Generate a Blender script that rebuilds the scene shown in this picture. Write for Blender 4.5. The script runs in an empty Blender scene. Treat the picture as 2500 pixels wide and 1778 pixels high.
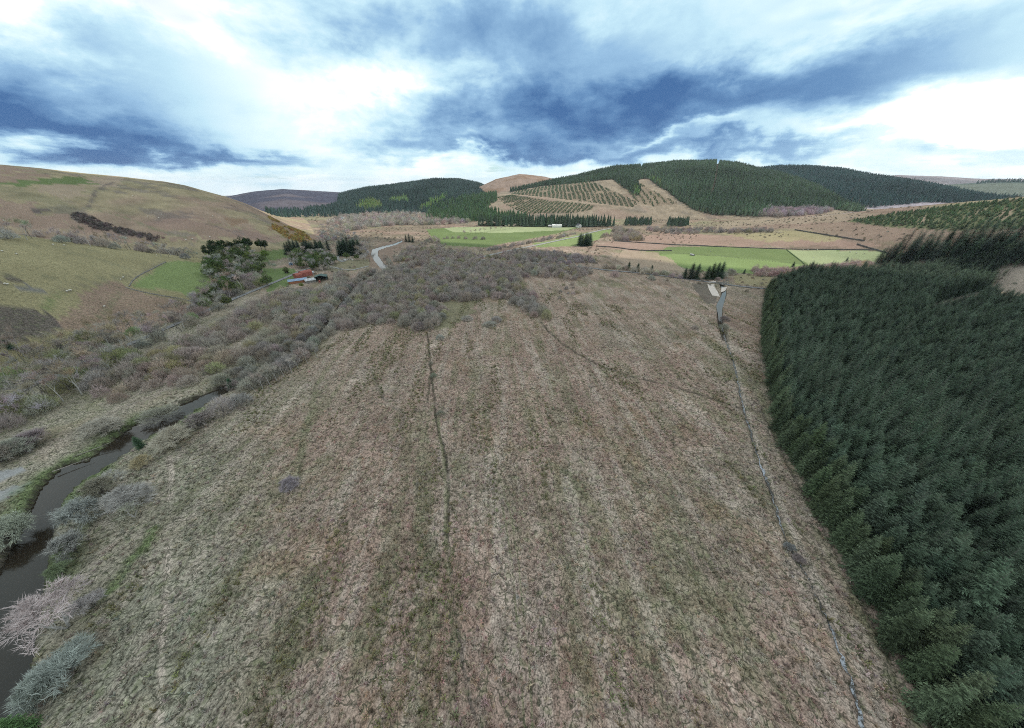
import bpy, bmesh, math, random
import numpy as np
from mathutils import Vector, Matrix

# ------------------------------------------------------------------ camera
F_PX, W_PX, H_PX, CAM_Z = 760.0, 2500.0, 1778.0, 80.0
PITCH = math.radians(30.0)
sc = bpy.context.scene
cam = bpy.data.cameras.new("camera")
cam.sensor_width = 36.0
cam.lens = F_PX / W_PX * 36.0
cam.clip_start, cam.clip_end = 0.5, 40000.0
camo = bpy.data.objects.new("camera", cam)
camo.location = (0, 0, CAM_Z)
camo.rotation_euler = (math.radians(90) - PITCH, 0, 0)
sc.collection.objects.link(camo)
sc.camera = camo

SUN_AZ, SUN_EL = math.radians(62), math.radians(44)      # azimuth to the right of the view, elevation
CP, SP = math.cos(PITCH), math.sin(PITCH)

# ------------------------------------------------------------------ node helper
class NT:
    def __init__(self, tree):
        self.t = tree; self.n = tree.nodes; self.l = tree.links
    def new(self, typ, **kw):
        nd = self.n.new(typ)
        for k, v in kw.items(): setattr(nd, k, v)
        return nd
    def set(self, sock, v):
        if isinstance(v, bpy.types.NodeSocket): self.l.new(v, sock)
        elif v is not None: sock.default_value = v
    def math(self, op, a, b=None, c=None, clamp=False):
        nd = self.new('ShaderNodeMath', operation=op, use_clamp=clamp)
        self.set(nd.inputs[0], a)
        if b is not None: self.set(nd.inputs[1], b)
        if c is not None: self.set(nd.inputs[2], c)
        return nd.outputs[0]
    def vmath(self, op, a, b=None, scale=None):
        nd = self.new('ShaderNodeVectorMath', operation=op)
        self.set(nd.inputs[0], a)
        if b is not None: self.set(nd.inputs[1], b)
        if scale is not None: self.set(nd.inputs['Scale'], scale)
        return nd.outputs['Value'] if op in ('DOT_PRODUCT', 'LENGTH') else nd.outputs[0]
    def mix(self, fac, a, b, blend='MIX'):
        nd = self.new('ShaderNodeMix', data_type='RGBA', blend_type=blend)
        self.set(nd.inputs[0], fac); self.set(nd.inputs[6], a); self.set(nd.inputs[7], b)
        return nd.outputs[2]
    def noise(self, vec, scale, detail=4, rough=0.5, dist=0.0, dims='3D'):
        nd = self.new('ShaderNodeTexNoise', noise_dimensions=dims)
        if vec is not None: self.l.new(vec, nd.inputs['Vector'])
        nd.inputs['Scale'].default_value = scale; nd.inputs['Detail'].default_value = detail
        nd.inputs['Roughness'].default_value = rough; nd.inputs['Distortion'].default_value = dist
        return nd
    def ramp(self, fac, stops, interp='LINEAR'):
        nd = self.new('ShaderNodeValToRGB'); cr = nd.color_ramp; cr.interpolation = interp
        while len(cr.elements) > 1: cr.elements.remove(cr.elements[-1])
        cr.elements[0].position = stops[0][0]; cr.elements[0].color = (*stops[0][1], 1)
        for p, c in stops[1:]:
            e = cr.elements.new(p); e.color = (*c, 1)
        self.set(nd.inputs[0], fac)
        return nd.outputs[0]
    def maprange(self, v, a, b, c=0.0, d=1.0, typ='SMOOTHSTEP'):
        nd = self.new('ShaderNodeMapRange', interpolation_type=typ)
        self.set(nd.inputs[0], v)
        for i, q in enumerate((a, b, c, d)): self.set(nd.inputs[i + 1], q)
        return nd.outputs[0]

def pix_dir(px, py):
    """direction of the ray through a photo pixel: right, forward, up"""
    u = (np.asarray(px, float) - W_PX / 2) / F_PX
    v = (H_PX / 2 - np.asarray(py, float)) / F_PX
    return u, CP + v * SP, v * CP - SP

def pix_azel(px, py):
    a, b, c = pix_dir(px, py)
    return np.arctan2(a, b), np.arctan2(c, np.hypot(a, b))

# ------------------------------------------------------------------ world: broken cloud over a Nishita sky
world = bpy.data.worlds.new("World"); sc.world = world; world.use_nodes = True
wt = NT(world.node_tree); wt.n.clear()
tc = wt.new('ShaderNodeTexCoord')
D = wt.vmath('NORMALIZE', tc.outputs['Generated'])
sep = wt.new('ShaderNodeSeparateXYZ'); wt.l.new(D, sep.inputs[0])
dx, dy, dz = sep.outputs
zc = wt.math('MAXIMUM', dz, 0.0)
den = wt.math('ADD', zc, 0.09)
comb = wt.new('ShaderNodeCombineXYZ')
wt.l.new(wt.math('DIVIDE', dx, den), comb.inputs[0]); wt.l.new(wt.math('DIVIDE', dy, den), comb.inputs[1])
ceil = comb.outputs[0]                                   # position on a flat cloud ceiling
n_big = wt.noise(ceil, 0.7, 4, 0.55, 0.2)
n_puf = wt.noise(wt.vmath('MULTIPLY', D, (1.0, 1.0, 2.0)), 5.0, 7, 0.60, 0.15)
az = wt.math('ARCTAN2', dx, dy)
el = wt.math('ARCSINE', dz)
azel = wt.new('ShaderNodeCombineXYZ'); wt.l.new(az, azel.inputs[0]); wt.l.new(el, azel.inputs[1])
wob = wt.vmath('MULTIPLY', wt.vmath('SUBTRACT', n_puf.outputs['Color'], (0.5, 0.5, 0.5)), (0.42, 0.20, 0.0))
wob2 = wt.vmath('MULTIPLY', wt.vmath('SUBTRACT', n_big.outputs['Color'], (0.5, 0.5, 0.5)), (0.30, 0.07, 0.0))
azel = wt.vmath('ADD', wt.vmath('ADD', azel.outputs[0], wob), wob2)
# cloud banks: centre pixel, half-size in pixels, slope (dy/dx in the picture), weight
BANKS = [(40, 268, 360, 62, 0.10, 0.62), (230, 325, 420, 38, 0.13, 0.50), (500, 376, 170, 20, 0.05, 0.42), (330, 190, 360, 80, 0.05, 0.34),
         (900, 50, 380, 100, 0.10, 0.36), (1400, 130, 330, 130, -0.1, 0.36), (1330, 305, 330, 62, 0.0, 0.58),
         (1560, 250, 330, 62, -0.05, 0.42), (1850, 208, 480, 60, -0.16, 0.40), (2180, 110, 330, 80, -0.16, 0.26), (1330, 368, 340, 18, 0.03, 0.45),
         (1830, 355, 260, 20, -0.02, 0.46), (2380, 365, 200, 22, -0.05, 0.16),
         (760, 215, 260, 60, 0.0, -0.27), (2300, 290, 330, 55, -0.15, -0.36), (180, 60, 420, 70, 0.05, -0.16), (1640, 318, 130, 12, -0.2, -0.30)]
acc = 0.0
for (bx, by, sx, sy, sl, w) in BANKS:
    a0, e0 = pix_azel(bx, by); a1, e1 = pix_azel(bx + sx, by + sl * sx); a2, e2 = pix_azel(bx, by - sy)
    mp = wt.new('ShaderNodeMapping', vector_type='TEXTURE'); wt.l.new(azel, mp.inputs[0])
    mp.inputs['Location'].default_value = (float(a0), float(e0), 0)
    mp.inputs['Rotation'].default_value = (0, 0, float(np.arctan2(e1 - e0, a1 - a0)))
    mp.inputs['Scale'].default_value = (float(np.hypot(a1 - a0, e1 - e0)), float(abs(e2 - e0)), 1)
    q = wt.vmath('DOT_PRODUCT', mp.outputs[0], mp.outputs[0])
    acc = wt.math('MULTIPLY_ADD', wt.math('POWER', 0.47, q), w, acc)
tex = wt.math('MULTIPLY_ADD', wt.math('SUBTRACT', n_puf.outputs[0], 0.5), 1.05, wt.math('MULTIPLY', wt.math('SUBTRACT', n_big.outputs[0], 0.5), 0.5))
M = wt.math('ADD', wt.math('MULTIPLY_ADD', tex, wt.math('MULTIPLY_ADD', acc, 0.6, 0.60), acc), 0.075)
ccol = wt.ramp(M, [(0.0, (1.16, 1.22, 1.23)), (0.10, (0.88, 1.06, 1.10)), (0.28, (0.58, 0.84, 0.98)), (0.46, (0.33, 0.55, 0.79)),
                   (0.72, (0.15, 0.305, 0.55)), (1.0, (0.065, 0.165, 0.38))])
sky = wt.new('ShaderNodeTexSky'); sky.sky_type = 'NISHITA'; sky.sun_disc = False
sky.sun_elevation = SUN_EL; sky.sun_rotation = SUN_AZ; sky.altitude = 200
skyc = wt.vmath('MULTIPLY', sky.outputs[0], (0.035, 0.09, 0.10))
gap = wt.math('MULTIPLY', wt.maprange(n_big.outputs[0], 0.40, 0.30), wt.maprange(M, 0.25, 0.08))
col = wt.mix(wt.math('MULTIPLY', gap, 0.4), ccol, skyc)
bg = wt.new('ShaderNodeBackground'); wt.l.new(col, bg.inputs[0]); bg.inputs[1].default_value = 1.0
world.cycles.sampling_method = 'MANUAL'; world.cycles.sample_map_resolution = 256
wo = wt.new('ShaderNodeOutputWorld'); wt.l.new(bg.outputs[0], wo.inputs[0])

# ------------------------------------------------------------------ sun and exposure
sun = bpy.data.lights.new("sun", 'SUN'); sun.energy = 3.8; sun.angle = math.radians(0.6); sun.color = (1.0, 0.955, 0.88)
suno = bpy.data.objects.new("sun", sun); sc.collection.objects.link(suno)
sdir = Vector((math.sin(SUN_AZ) * math.cos(SUN_EL), math.cos(SUN_AZ) * math.cos(SUN_EL), math.sin(SUN_EL)))
suno.rotation_euler = (-sdir).to_track_quat('-Z', 'Y').to_euler(); suno.location = (300, 0, 600)
sc.view_settings.view_transform = 'Standard'; sc.view_settings.look = 'None'
sc.view_settings.exposure = 0.0; sc.view_settings.gamma = 1.0; sc.view_settings.use_curve_mapping = False
sc.render.engine = 'CYCLES'
sc.cycles.max_bounces = 6; sc.cycles.diffuse_bounces = 3; sc.cycles.glossy_bounces = 2; sc.cycles.transmission_bounces = 2
sc.cycles.transparent_max_bounces = 6; sc.cycles.volume_bounces = 0
sc.cycles.use_adaptive_sampling = False
sc.cycles.use_denoising = False; sc.cycles.pixel_filter_type = 'BLACKMAN_HARRIS'; sc.cycles.filter_width = 1.0
sc.cycles.caustics_reflective = False; sc.cycles.caustics_refractive = False

# ------------------------------------------------------------------ numpy helpers
rng = np.random.default_rng(11); random.seed(5)
def vnoise(x, y, seed=0):
    x = np.asarray(x, float); y = np.asarray(y, float)
    xi = np.floor(x).astype(np.int64); yi = np.floor(y).astype(np.int64)
    fx = x - xi; fy = y - yi
    fx = fx * fx * (3 - 2 * fx); fy = fy * fy * (3 - 2 * fy)
    def hsh(a, b):
        n = (a * 374761393 + b * 668265263 + seed * 1442695041) & 0xFFFFFFFF
        n = ((n ^ (n >> 13)) * 1274126177) & 0xFFFFFFFF
        n = n ^ (n >> 16)
        return (n & 0xFFFF) / 65535.0
    a = hsh(xi, yi); b = hsh(xi + 1, yi); c = hsh(xi, yi + 1); d = hsh(xi + 1, yi + 1)
    return (a * (1 - fx) + b * fx) * (1 - fy) + (c * (1 - fx) + d * fx) * fy
def fbm(x, y, scale, octs=4, seed=0, rough=0.5):
    s = 0.0; a = 1.0; t = 0.0; f = 1.0 / scale
    for o in range(octs):
        s = s + a * vnoise(x * f + o * 17.7, y * f - o * 9.1, seed + o); t += a; a *= rough; f *= 2.03
    return s / t                                            # 0..1, mean .5
def sstep(a, b, x):
    t = np.clip((x - a) / (b - a), 0, 1); return t * t * (3 - 2 * t)
def project(x, y, z):
    """world -> photo pixel"""
    d = z - CAM_Z; zz = y * CP - d * SP
    zz = np.where(zz < 0.1, 0.1, zz)
    return W_PX / 2 + F_PX * x / zz, H_PX / 2 - F_PX * (y * SP + d * CP) / zz
def hitz(px, py, z=0.0):
    a, b, c = pix_dir(px, py); t = (CAM_Z - z) / -c
    return np.stack([a * t, b * t], -1)
def inpoly(px, py, poly):
    r = np.zeros(np.shape(px), bool); n = len(poly)
    for i in range(n):
        x0, y0 = poly[i]; x1, y1 = poly[(i + 1) % n]
        if y0 == y1: continue
        k = ((y0 > py) != (y1 > py)) & (px < (x1 - x0) * (py - y0) / (y1 - y0) + x0)
        r ^= k
    return r
def segdist(x, y, pts):
    """distance to a world polyline, and position along it"""
    best = np.full(np.shape(x), 1e9); s_best = np.zeros(np.shape(x)); s0 = 0.0
    for i in range(len(pts) - 1):
        ax, ay = pts[i]; bx, by = pts[i + 1]; vx, vy = bx - ax, by - ay; L2 = vx * vx + vy * vy
        t = np.clip(((x - ax) * vx + (y - ay) * vy) / L2, 0, 1)
        d = np.hypot(x - ax - t * vx, y - ay - t * vy); L = math.sqrt(L2)
        m = d < best; best = np.where(m, d, best); s_best = np.where(m, s0 + t * L, s_best); s0 += L
    return best, s_best
def smooth_line(pts, n=6):
    P = [np.array(p, float) for p in pts]; out = []
    for i in range(len(P) - 1):
        p0 = P[max(i - 1, 0)]; p1 = P[i]; p2 = P[i + 1]; p3 = P[min(i + 2, len(P) - 1)]
        for k in range(n):
            t = k / n
            out.append(0.5 * ((2 * p1) + (-p0 + p2) * t + (2 * p0 - 5 * p1 + 4 * p2 - p3) * t * t + (-p0 + 3 * p1 - 3 * p2 + p3) * t ** 3))
    out.append(P[-1]); return np.array(out)

# ------------------------------------------------------------------ the lie of the land
# each ridge: crest as (photo x, photo y, metres away); foot as (azimuth in degrees, metres away); width of the far side
RIDGES = {
 'pasture': ([(-500, 520, 410), (-200, 550, 420), (0, 571, 430), (134, 591, 430), (308, 610, 440), (420, 626, 450), (504, 641, 455), (560, 662, 455), (600, 680, 450)],
             [(-80, 240), (-63, 262), (-56, 290), (-50, 318), (-44, 362), (-41, 430)], 130, 1.0),
 'left_hill': ([(-700, 385, 1000), (-300, 395, 1000), (0, 402, 1000), (100, 412, 990), (200, 423, 980), (300, 430, 970), (400, 440, 950), (450, 450, 930), (500, 465, 900), (550, 481, 870),
                (600, 500, 830), (650, 526, 770), (700, 554, 700), (740, 576, 650), (775, 590, 610), (800, 604, 600)],
               [(-80, 430), (-50, 435), (-43, 430), (-37, 450), (-30.5, 530), (-28, 590)], 700, 1.25),
 'far_left': ([(440, 505, 2500), (500, 490, 2600), (560, 480, 2700), (620, 468, 2700), (690, 462, 2750), (760, 466, 2750), (830, 470, 2750), (900, 482, 2700), (960, 500, 2600)],
              [(-60, 1350), (0, 1350)], 900, .55),
 'forest_hill_left': ([(660, 528, 1450), (700, 519, 1600), (730, 512, 1700), (800, 487, 2000), (850, 474, 2100), (900, 462, 2200), (950, 457, 2250), (1000, 450, 2300), (1060, 442, 2300),
                       (1120, 442, 2300), (1170, 452, 2250), (1220, 475, 2200), (1300, 505, 2100), (1400, 530, 2000)],
                      [(-36, 1250), (-31, 1150), (-20, 1020), (-10, 980), (0, 1000), (12, 1400)], 900, 1.2),
 'brown_hill': ([(1060, 505, 1800), (1120, 480, 1850), (1160, 461, 1900), (1210, 438, 1950), (1270, 424, 2000), (1330, 431, 2000), (1420, 450, 2100), (1500, 490, 2100)],
                [(-20, 1400), (20, 1400)], 500, 1.2),
 'felled_hill': ([(930, 548, 1000), (1000, 535, 1100), (1080, 510, 1300), (1160, 482, 1500), (1250, 464, 1650), (1340, 447, 1750), (1400, 438, 1800), (1450, 426, 1850), (1500, 415, 1900), (1560, 412, 1950),
                  (1640, 405, 2000), (1740, 401, 2000), (1800, 407, 2000), (1850, 420, 1950), (1900, 430, 1900), (1950, 448, 1800), (2000, 470, 1650), (2050, 498, 1450), (2100, 520, 1250)],
                 [(-20, 980), (-9.6, 900), (10, 885), (20, 900), (28, 990), (34, 1030), (40, 1050), (46, 1100)], 900, 1.15),
 'forest_hill_right': ([(1700, 460, 2600), (1780, 430, 2600), (1840, 418, 2700), (1900, 413, 2700), (1970, 411, 2700), (2050, 418, 2700), (2100, 428, 2650), (2150, 436, 2600), (2200, 442, 2500),
                        (2250, 451, 2400), (2300, 461, 2300), (2380, 478, 2100), (2460, 492, 1900), (2550, 500, 1800)],
                       [(20, 1500), (60, 1500)], 900, 1.2),
 'far_moor': ([(1900, 455, 6500), (2000, 441, 6500), (2130, 432, 6500), (2200, 428, 6500), (2300, 432, 6500), (2400, 438, 6500), (2500, 437, 6500), (2900, 435, 6500)],
              [(30, 3900), (80, 3900)], 2000, 1.2),
 'far_plain': ([(2050, 480, 3600), (2150, 463, 3600), (2300, 452, 3600), (2400, 447, 3600), (2500, 445, 3600), (2900, 440, 3600)], [(30, 2500), (80, 2500)], 900, 1.0),
 'right_rise': ([(1800, 552, 800), (1900, 540, 880), (1990, 530, 900), (2060, 523, 880), (2150, 512, 850), (2300, 498, 800), (2400, 490, 760), (2500, 483, 720), (2800, 465, 700)],
                [(20, 650), (40, 590), (48, 540), (58, 500), (75, 480)], 350, 1.05),
}
_R = {}
for k, (crest, foot, back, pw) in RIDGES.items():
    c = np.array(crest, float); a, b, u = pix_dir(c[:, 0], c[:, 1]); azs = np.arctan2(a, b)
    z = CAM_Z + c[:, 2] * u / np.hypot(a, b)
    f = np.array(foot, float)
    _R[k] = (azs, c[:, 2], np.maximum(z, 0), np.radians(f[:, 0]), f[:, 1], back, pw)
def ridge_h(k, a, r):
    azs, R, Z, fa, fr, back, pw = _R[k]
    Rr = np.interp(a, azs, R); Zz = np.interp(a, azs, Z)
    edge = np.radians(5)
    Zz = Zz * sstep(azs[0] - edge, azs[0], a) * (1 - sstep(azs[-1], azs[-1] + edge, a))
    B = np.minimum(np.interp(a, fa, fr), Rr - 30)
    t = np.clip((r - B) / (Rr - B), 0, 1)
    s = np.sin(t * math.pi / 2) ** pw
    s = s * sstep(-0.02, 0.12, t)
    bk = 1 - sstep(0, 1, np.clip((r - Rr) / back, 0, 1))
    return Zz * np.where(r <= Rr, s, bk)
def height(x, y, detail=True):
    x = np.asarray(x, float); y = np.asarray(y, float)
    r = np.hypot(x, y); a = np.arctan2(x, y)
    h = np.zeros_like(r)
    for k in _R:
        h = np.maximum(h, ridge_h(k, a, r))
    h = h - np.maximum(0, r - 2900) * .02 * (1 - sstep(0, 30, h))
    if detail:
        amp = sstep(2, 40, h) * np.clip(r / 900, 0.25, 1.6)
        h = h + amp * ((fbm(x, y, 240, 4, 3) - 0.5) * 10 * sstep(3, 60, h) + (fbm(x, y, 60, 3, 8) - 0.5) * 2.0)
        h = h + (fbm(x, y, 45, 3, 21) - 0.5) * 0.8 * sstep(20, 90, r)
    return h
_RR = np.exp(np.linspace(math.log(10), math.log(8000), 1100))
def hit(px, py, far=8000.0):
    """ground point behind a photo pixel: ray marched against the land"""
    px = np.atleast_1d(np.asarray(px, float)); py = np.atleast_1d(np.asarray(py, float)); out = np.zeros((len(px), 3))
    a, b, c = pix_dir(px, py); hl = np.hypot(a, b)
    for i in range(len(px)):
        X = a[i] / hl[i] * _RR; Y = b[i] / hl[i] * _RR; Zr = CAM_Z + c[i] / hl[i] * _RR
        H = height(X, Y); m = np.nonzero(Zr < H)[0]
        if len(m) == 0: j = len(_RR) - 1; r = _RR[j]
        else:
            j = m[0]
            if j > 0:
                d0 = Zr[j - 1] - H[j - 1]; d1 = H[j] - Zr[j]; r = _RR[j - 1] + (_RR[j] - _RR[j - 1]) * d0 / (d0 + d1 + 1e-9)
            else: r = _RR[0]
        xx, yy = a[i] / hl[i] * r, b[i] / hl[i] * r
        out[i] = (xx, yy, float(height(xx, yy)))
    return out
def wline(pix, n=5):
    p = smooth_line(pix, n); return hit(p[:, 0], p[:, 1])[:, :2]

# watercourses, given by their two banks or a centre line in the photo
RIVER_L = [(-260, 1700), (-120, 1560), (-20, 1400), (40, 1290), (72, 1225), (88, 1190), (118, 1160), (150, 1130), (205, 1120), (252, 1085), (305, 1045), (345, 1018), (385, 1005), (425, 992), (440, 980), (480, 965), (560, 930)]
RIVER_R = [(-140, 1990), (40, 1780), (70, 1640), (95, 1480), (118, 1350), (140, 1250), (155, 1215), (188, 1180), (235, 1150), (275, 1125), (312, 1100), (335, 1080), (372, 1058), (415, 1042), (450, 1015), (500, 985), (575, 945)]
RIV_NEAR = np.concatenate([hitz(*np.array(RIVER_L).T), hitz(*np.array(RIVER_R[::-1]).T)])
RIV_MID = hitz(*smooth_line([(560, 938), (640, 893), (720, 852), (775, 822), (800, 790), (822, 760), (850, 725), (870, 705), (900, 685), (935, 664)], 5).T)
RIV_FAR_L = [(935, 660), (916, 640), (905, 622), (908, 608), (935, 600), (962, 594), (982, 586)]
RIV_FAR_R = [(952, 655), (934, 639), (922, 622), (923, 611), (942, 604), (968, 597), (983, 589)]
RIV_FAR = np.concatenate([hitz(*np.array(RIV_FAR_L).T), hitz(*np.array(RIV_FAR_R[::-1]).T)])
STREAM = hitz(*smooth_line([(1762, 692), (1766, 704), (1768, 716), (1763, 732), (1757, 748), (1758, 764), (1760, 790), (1772, 830)], 5).T)
DITCH_R = hitz(*smooth_line([(1772, 830), (1795, 900), (1815, 995), (1832, 1050), (1850, 1115), (1880, 1190), (1905, 1270), (1930, 1340), (1965, 1395), (2000, 1470), (2040, 1560), (2075, 1650), (2112, 1778)], 6).T)
def inpoly_w(x, y, P): return inpoly(x, y, [tuple(p) for p in P])

# ------------------------------------------------------------------ land colours (base albedo)
C = {k: np.array(v) for k, v in dict(
    straw=(.352, .256, .210), pale=(.44, .365, .31), olive=(.205, .192, .122), sage=(.275, .256, .20), rust=(.25, .165, .115), bracken=(.30, .205, .17), pasture=(.30, .262, .155),
    hill=(.32, .262, .172), green=(.13, .178, .072), bright=(.195, .25, .105), paleg=(.30, .33, .19), heather=(.115, .095, .10), scree=(.20, .195, .205), peat=(.055, .048, .038),
    tan=(.36, .275, .21), brown=(.255, .185, .15), felled=(.28, .225, .172), lilac=(.29, .255, .285), floor=(.06, .055, .04), dkgreen=(.11, .135, .07), gravel=(.33, .325, .33), mud=(.14, .12, .105)).items()}
# photo-space outlines of fields and patches: outline, colour, tussock amount, ragged edge in metres
ZONES = [
 ([(-400, 560), (0, 573), (134, 593), (308, 612), (420, 628), (512, 645), (530, 690), (490, 745), (400, 780), (250, 830), (0, 900), (-400, 1050)], 'pasture', .45, 2, (180, 520)),
 ([(405, 640), (440, 636), (512, 645), (540, 700), (530, 722), (480, 722), (400, 708), (322, 698)], 'bright', .4, 1, (250, 520)),
 ([(200, 712), (310, 702), (400, 722), (490, 745), (470, 775), (380, 800), (250, 820), (110, 800), (150, 760)], 'bracken', .6, 6, (180, 520)),
 ([(240, 690), (300, 690), (300, 705), (220, 715)], 'bracken', .6, 4, (180, 520)),
 ([(-300, 745), (0, 748), (60, 762), (160, 785), (110, 812), (0, 835), (-300, 880)], 'heather', .8, 7, (180, 520)),
 ([(0, 673), (50, 678), (65, 686), (0, 688)], 'heather', .6, 4, (180, 520)),
 ([(60, 692), (110, 700), (140, 712), (90, 710)], 'scree', .6, 4, (180, 520)),
 ([(-50, 400), (60, 408), (95, 428), (70, 445), (-50, 448)], 'bracken', .4, 20, (450, 1100)),
 ([(80, 460), (120, 452), (192, 450), (195, 478), (160, 492), (150, 478), (110, 470)], 'tan', .4, 16, (450, 1100)),
 ([(205, 446), (240, 430), (290, 432), (310, 447), (290, 457), (230, 456)], 'tan', .4, 14, (450, 1100)),
 ([(100, 438), (200, 430), (215, 440), (190, 450), (60, 452), (0, 460), (-50, 450)], 'green', .4, 20, (450, 1100)),
 ([(-300, 480), (0, 482), (60, 492), (170, 535), (300, 572), (400, 592), (380, 600), (250, 575), (100, 560), (-300, 545)], 'bracken', .5, 14, (430, 1000)),
 ([(85, 512), (120, 510), (130, 524), (95, 522)], 'heather', .7, 8, (430, 1000)),
 ([(172, 523), (205, 522), (262, 548), (330, 566), (402, 582), (385, 592), (300, 574), (232, 560), (185, 540)], 'heather', .8, 7, (430, 1000)),
 ([(380, 545), (470, 530), (560, 555), (600, 580), (520, 585), (440, 575)], 'bracken', .4, 22, (430, 1000)),
 ([(540, 530), (590, 533), (600, 545), (560, 550)], 'rust', .4, 12, (430, 1000)),
 ([(590, 555), (640, 565), (700, 590), (620, 590)], 'bracken', .4, 14, (430, 1000)),
 ([(655, 528), (690, 548), (745, 570), (762, 586), (735, 592), (700, 580), (668, 560)], 'rust', .6, 10, (430, 1000)),
 ([(745, 575), (790, 570), (800, 585), (770, 592)], 'bracken', .4, 6, (430, 1000)),
 ([(1040, 560), (1085, 557), (1120, 555), (1400, 552), (1415, 556), (1330, 577), (1240, 593), (1185, 604), (1090, 600), (1060, 588)], 'green', .12, 2, (400, 1000)),
 ([(1085, 557), (1120, 555), (1410, 552), (1385, 562), (1230, 569), (1110, 567)], 'paleg', .12, 2, (400, 1000)),  # upper half of the field painted paler for its sunlit band
 ([(1300, 594), (1345, 588), (1430, 569), (1470, 561), (1498, 560), (1485, 575), (1450, 588), (1418, 601), (1310, 604)], 'bright', .12, 2, (400, 1000)),
 ([(1555, 614), (1630, 604), (1740, 601), (1920, 609), (2150, 612), (2165, 622), (2130, 645), (2080, 655), (1960, 660), (1840, 668), (1700, 662), (1650, 650), (1600, 630)], 'green', .12, 2, (300, 800)),
 ([(1600, 625), (1660, 620), (1840, 632), (1975, 648), (1950, 662), (1820, 668), (1700, 662), (1640, 645)], 'bright', .12, 2, (300, 800)),
 ([(1922, 610), (2150, 612), (2165, 622), (2130, 645), (1975, 648)], 'paleg', .12, 2, (300, 800)),
 ([(1452, 600), (1490, 589), (1560, 592), (1640, 599), (1620, 612), (1550, 613), (1500, 608)], 'bracken', .35, 3, (300, 800)),
 ([(1490, 632), (1520, 612), (1600, 616), (1650, 642), (1665, 662), (1600, 660), (1540, 648)], 'tan', .35, 5, (300, 800)),
 ([(1500, 585), (1560, 575), (1650, 568), (1780, 575), (1960, 578), (2110, 592), (2160, 604), (1740, 599), (1640, 598)], 'bracken', .4, 14, (500, 1000)),
 ([(1780, 572), (1960, 562), (2040, 580), (1960, 592), (1850, 590)], 'pasture', .4, 14, (500, 1000)),
 ([(1840, 552), (1900, 545), (2050, 545), (2290, 562), (2240, 592), (2110, 590), (1960, 562)], 'brown', .6, 8, (450, 1000)),
 ([(1700, 558), (1790, 540), (1870, 533), (1990, 522), (2160, 520), (2060, 542), (1870, 549), (1760, 564)], 'felled', .4, 8, (450, 1100)),
 ([(2068, 541), (2150, 526), (2300, 505), (2500, 485), (2900, 440), (2900, 600), (2500, 560), (2290, 562), (2150, 552)], 'dkgreen', .6, 5, (400, 1000)),
 ([(2420, 655), (2600, 640), (2600, 715), (2450, 718), (2425, 700)], 'pale', .5, 3, (300, 700)),
 ([(2185, 785), (2228, 735), (2290, 718), (2360, 708), (2428, 700), (2440, 722), (2400, 748), (2340, 775), (2270, 800)], 'mud', .6, 2, (200, 600)),
 ([(1690, 672), (1770, 668), (1770, 690), (1690, 688)], 'straw', .4, 2, (250, 500)),
 ([(1790, 672), (1880, 668), (1890, 700), (1790, 692)], 'pasture', .4, 2, (250, 500)),
 ([(1690, 692), (1735, 690), (1755, 740), (1725, 742)], 'mud', .5, 2, (200, 400)),
 ([(560, 620), (730, 605), (735, 625), (640, 640), (570, 640)], 'green', .15, 3, (250, 700)),
 ([(655, 668), (735, 662), (735, 680), (700, 700), (655, 715)], 'green', .15, 2, (200, 450)),
 ([(640, 655), (720, 655), (720, 668), (640, 672)], 'green', .15, 2, (200, 450)),
 ([(815, 640), (900, 632), (905, 650), (830, 668), (790, 660)], 'olive', .3, 3, (250, 600)),
 ([(1000, 800), (1080, 740), (1170, 735), (1130, 790), (1060, 800)], 'olive', .6, 6, (150, 400)),
 ([(898, 645), (898, 612), (925, 598), (990, 582), (992, 594), (955, 610), (975, 655), (940, 668)], 'brown', .3, 2, (300, 700)),
 ([(-200, 1215), (0, 1148), (70, 1135), (75, 1145), (0, 1175), (-200, 1260)], 'gravel', .3, 2, (100, 300)),
 ([(-200, 1275), (0, 1190), (85, 1170), (60, 1190), (0, 1222), (-200, 1320)], 'gravel', .3, 2, (100, 300)),
]
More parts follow.
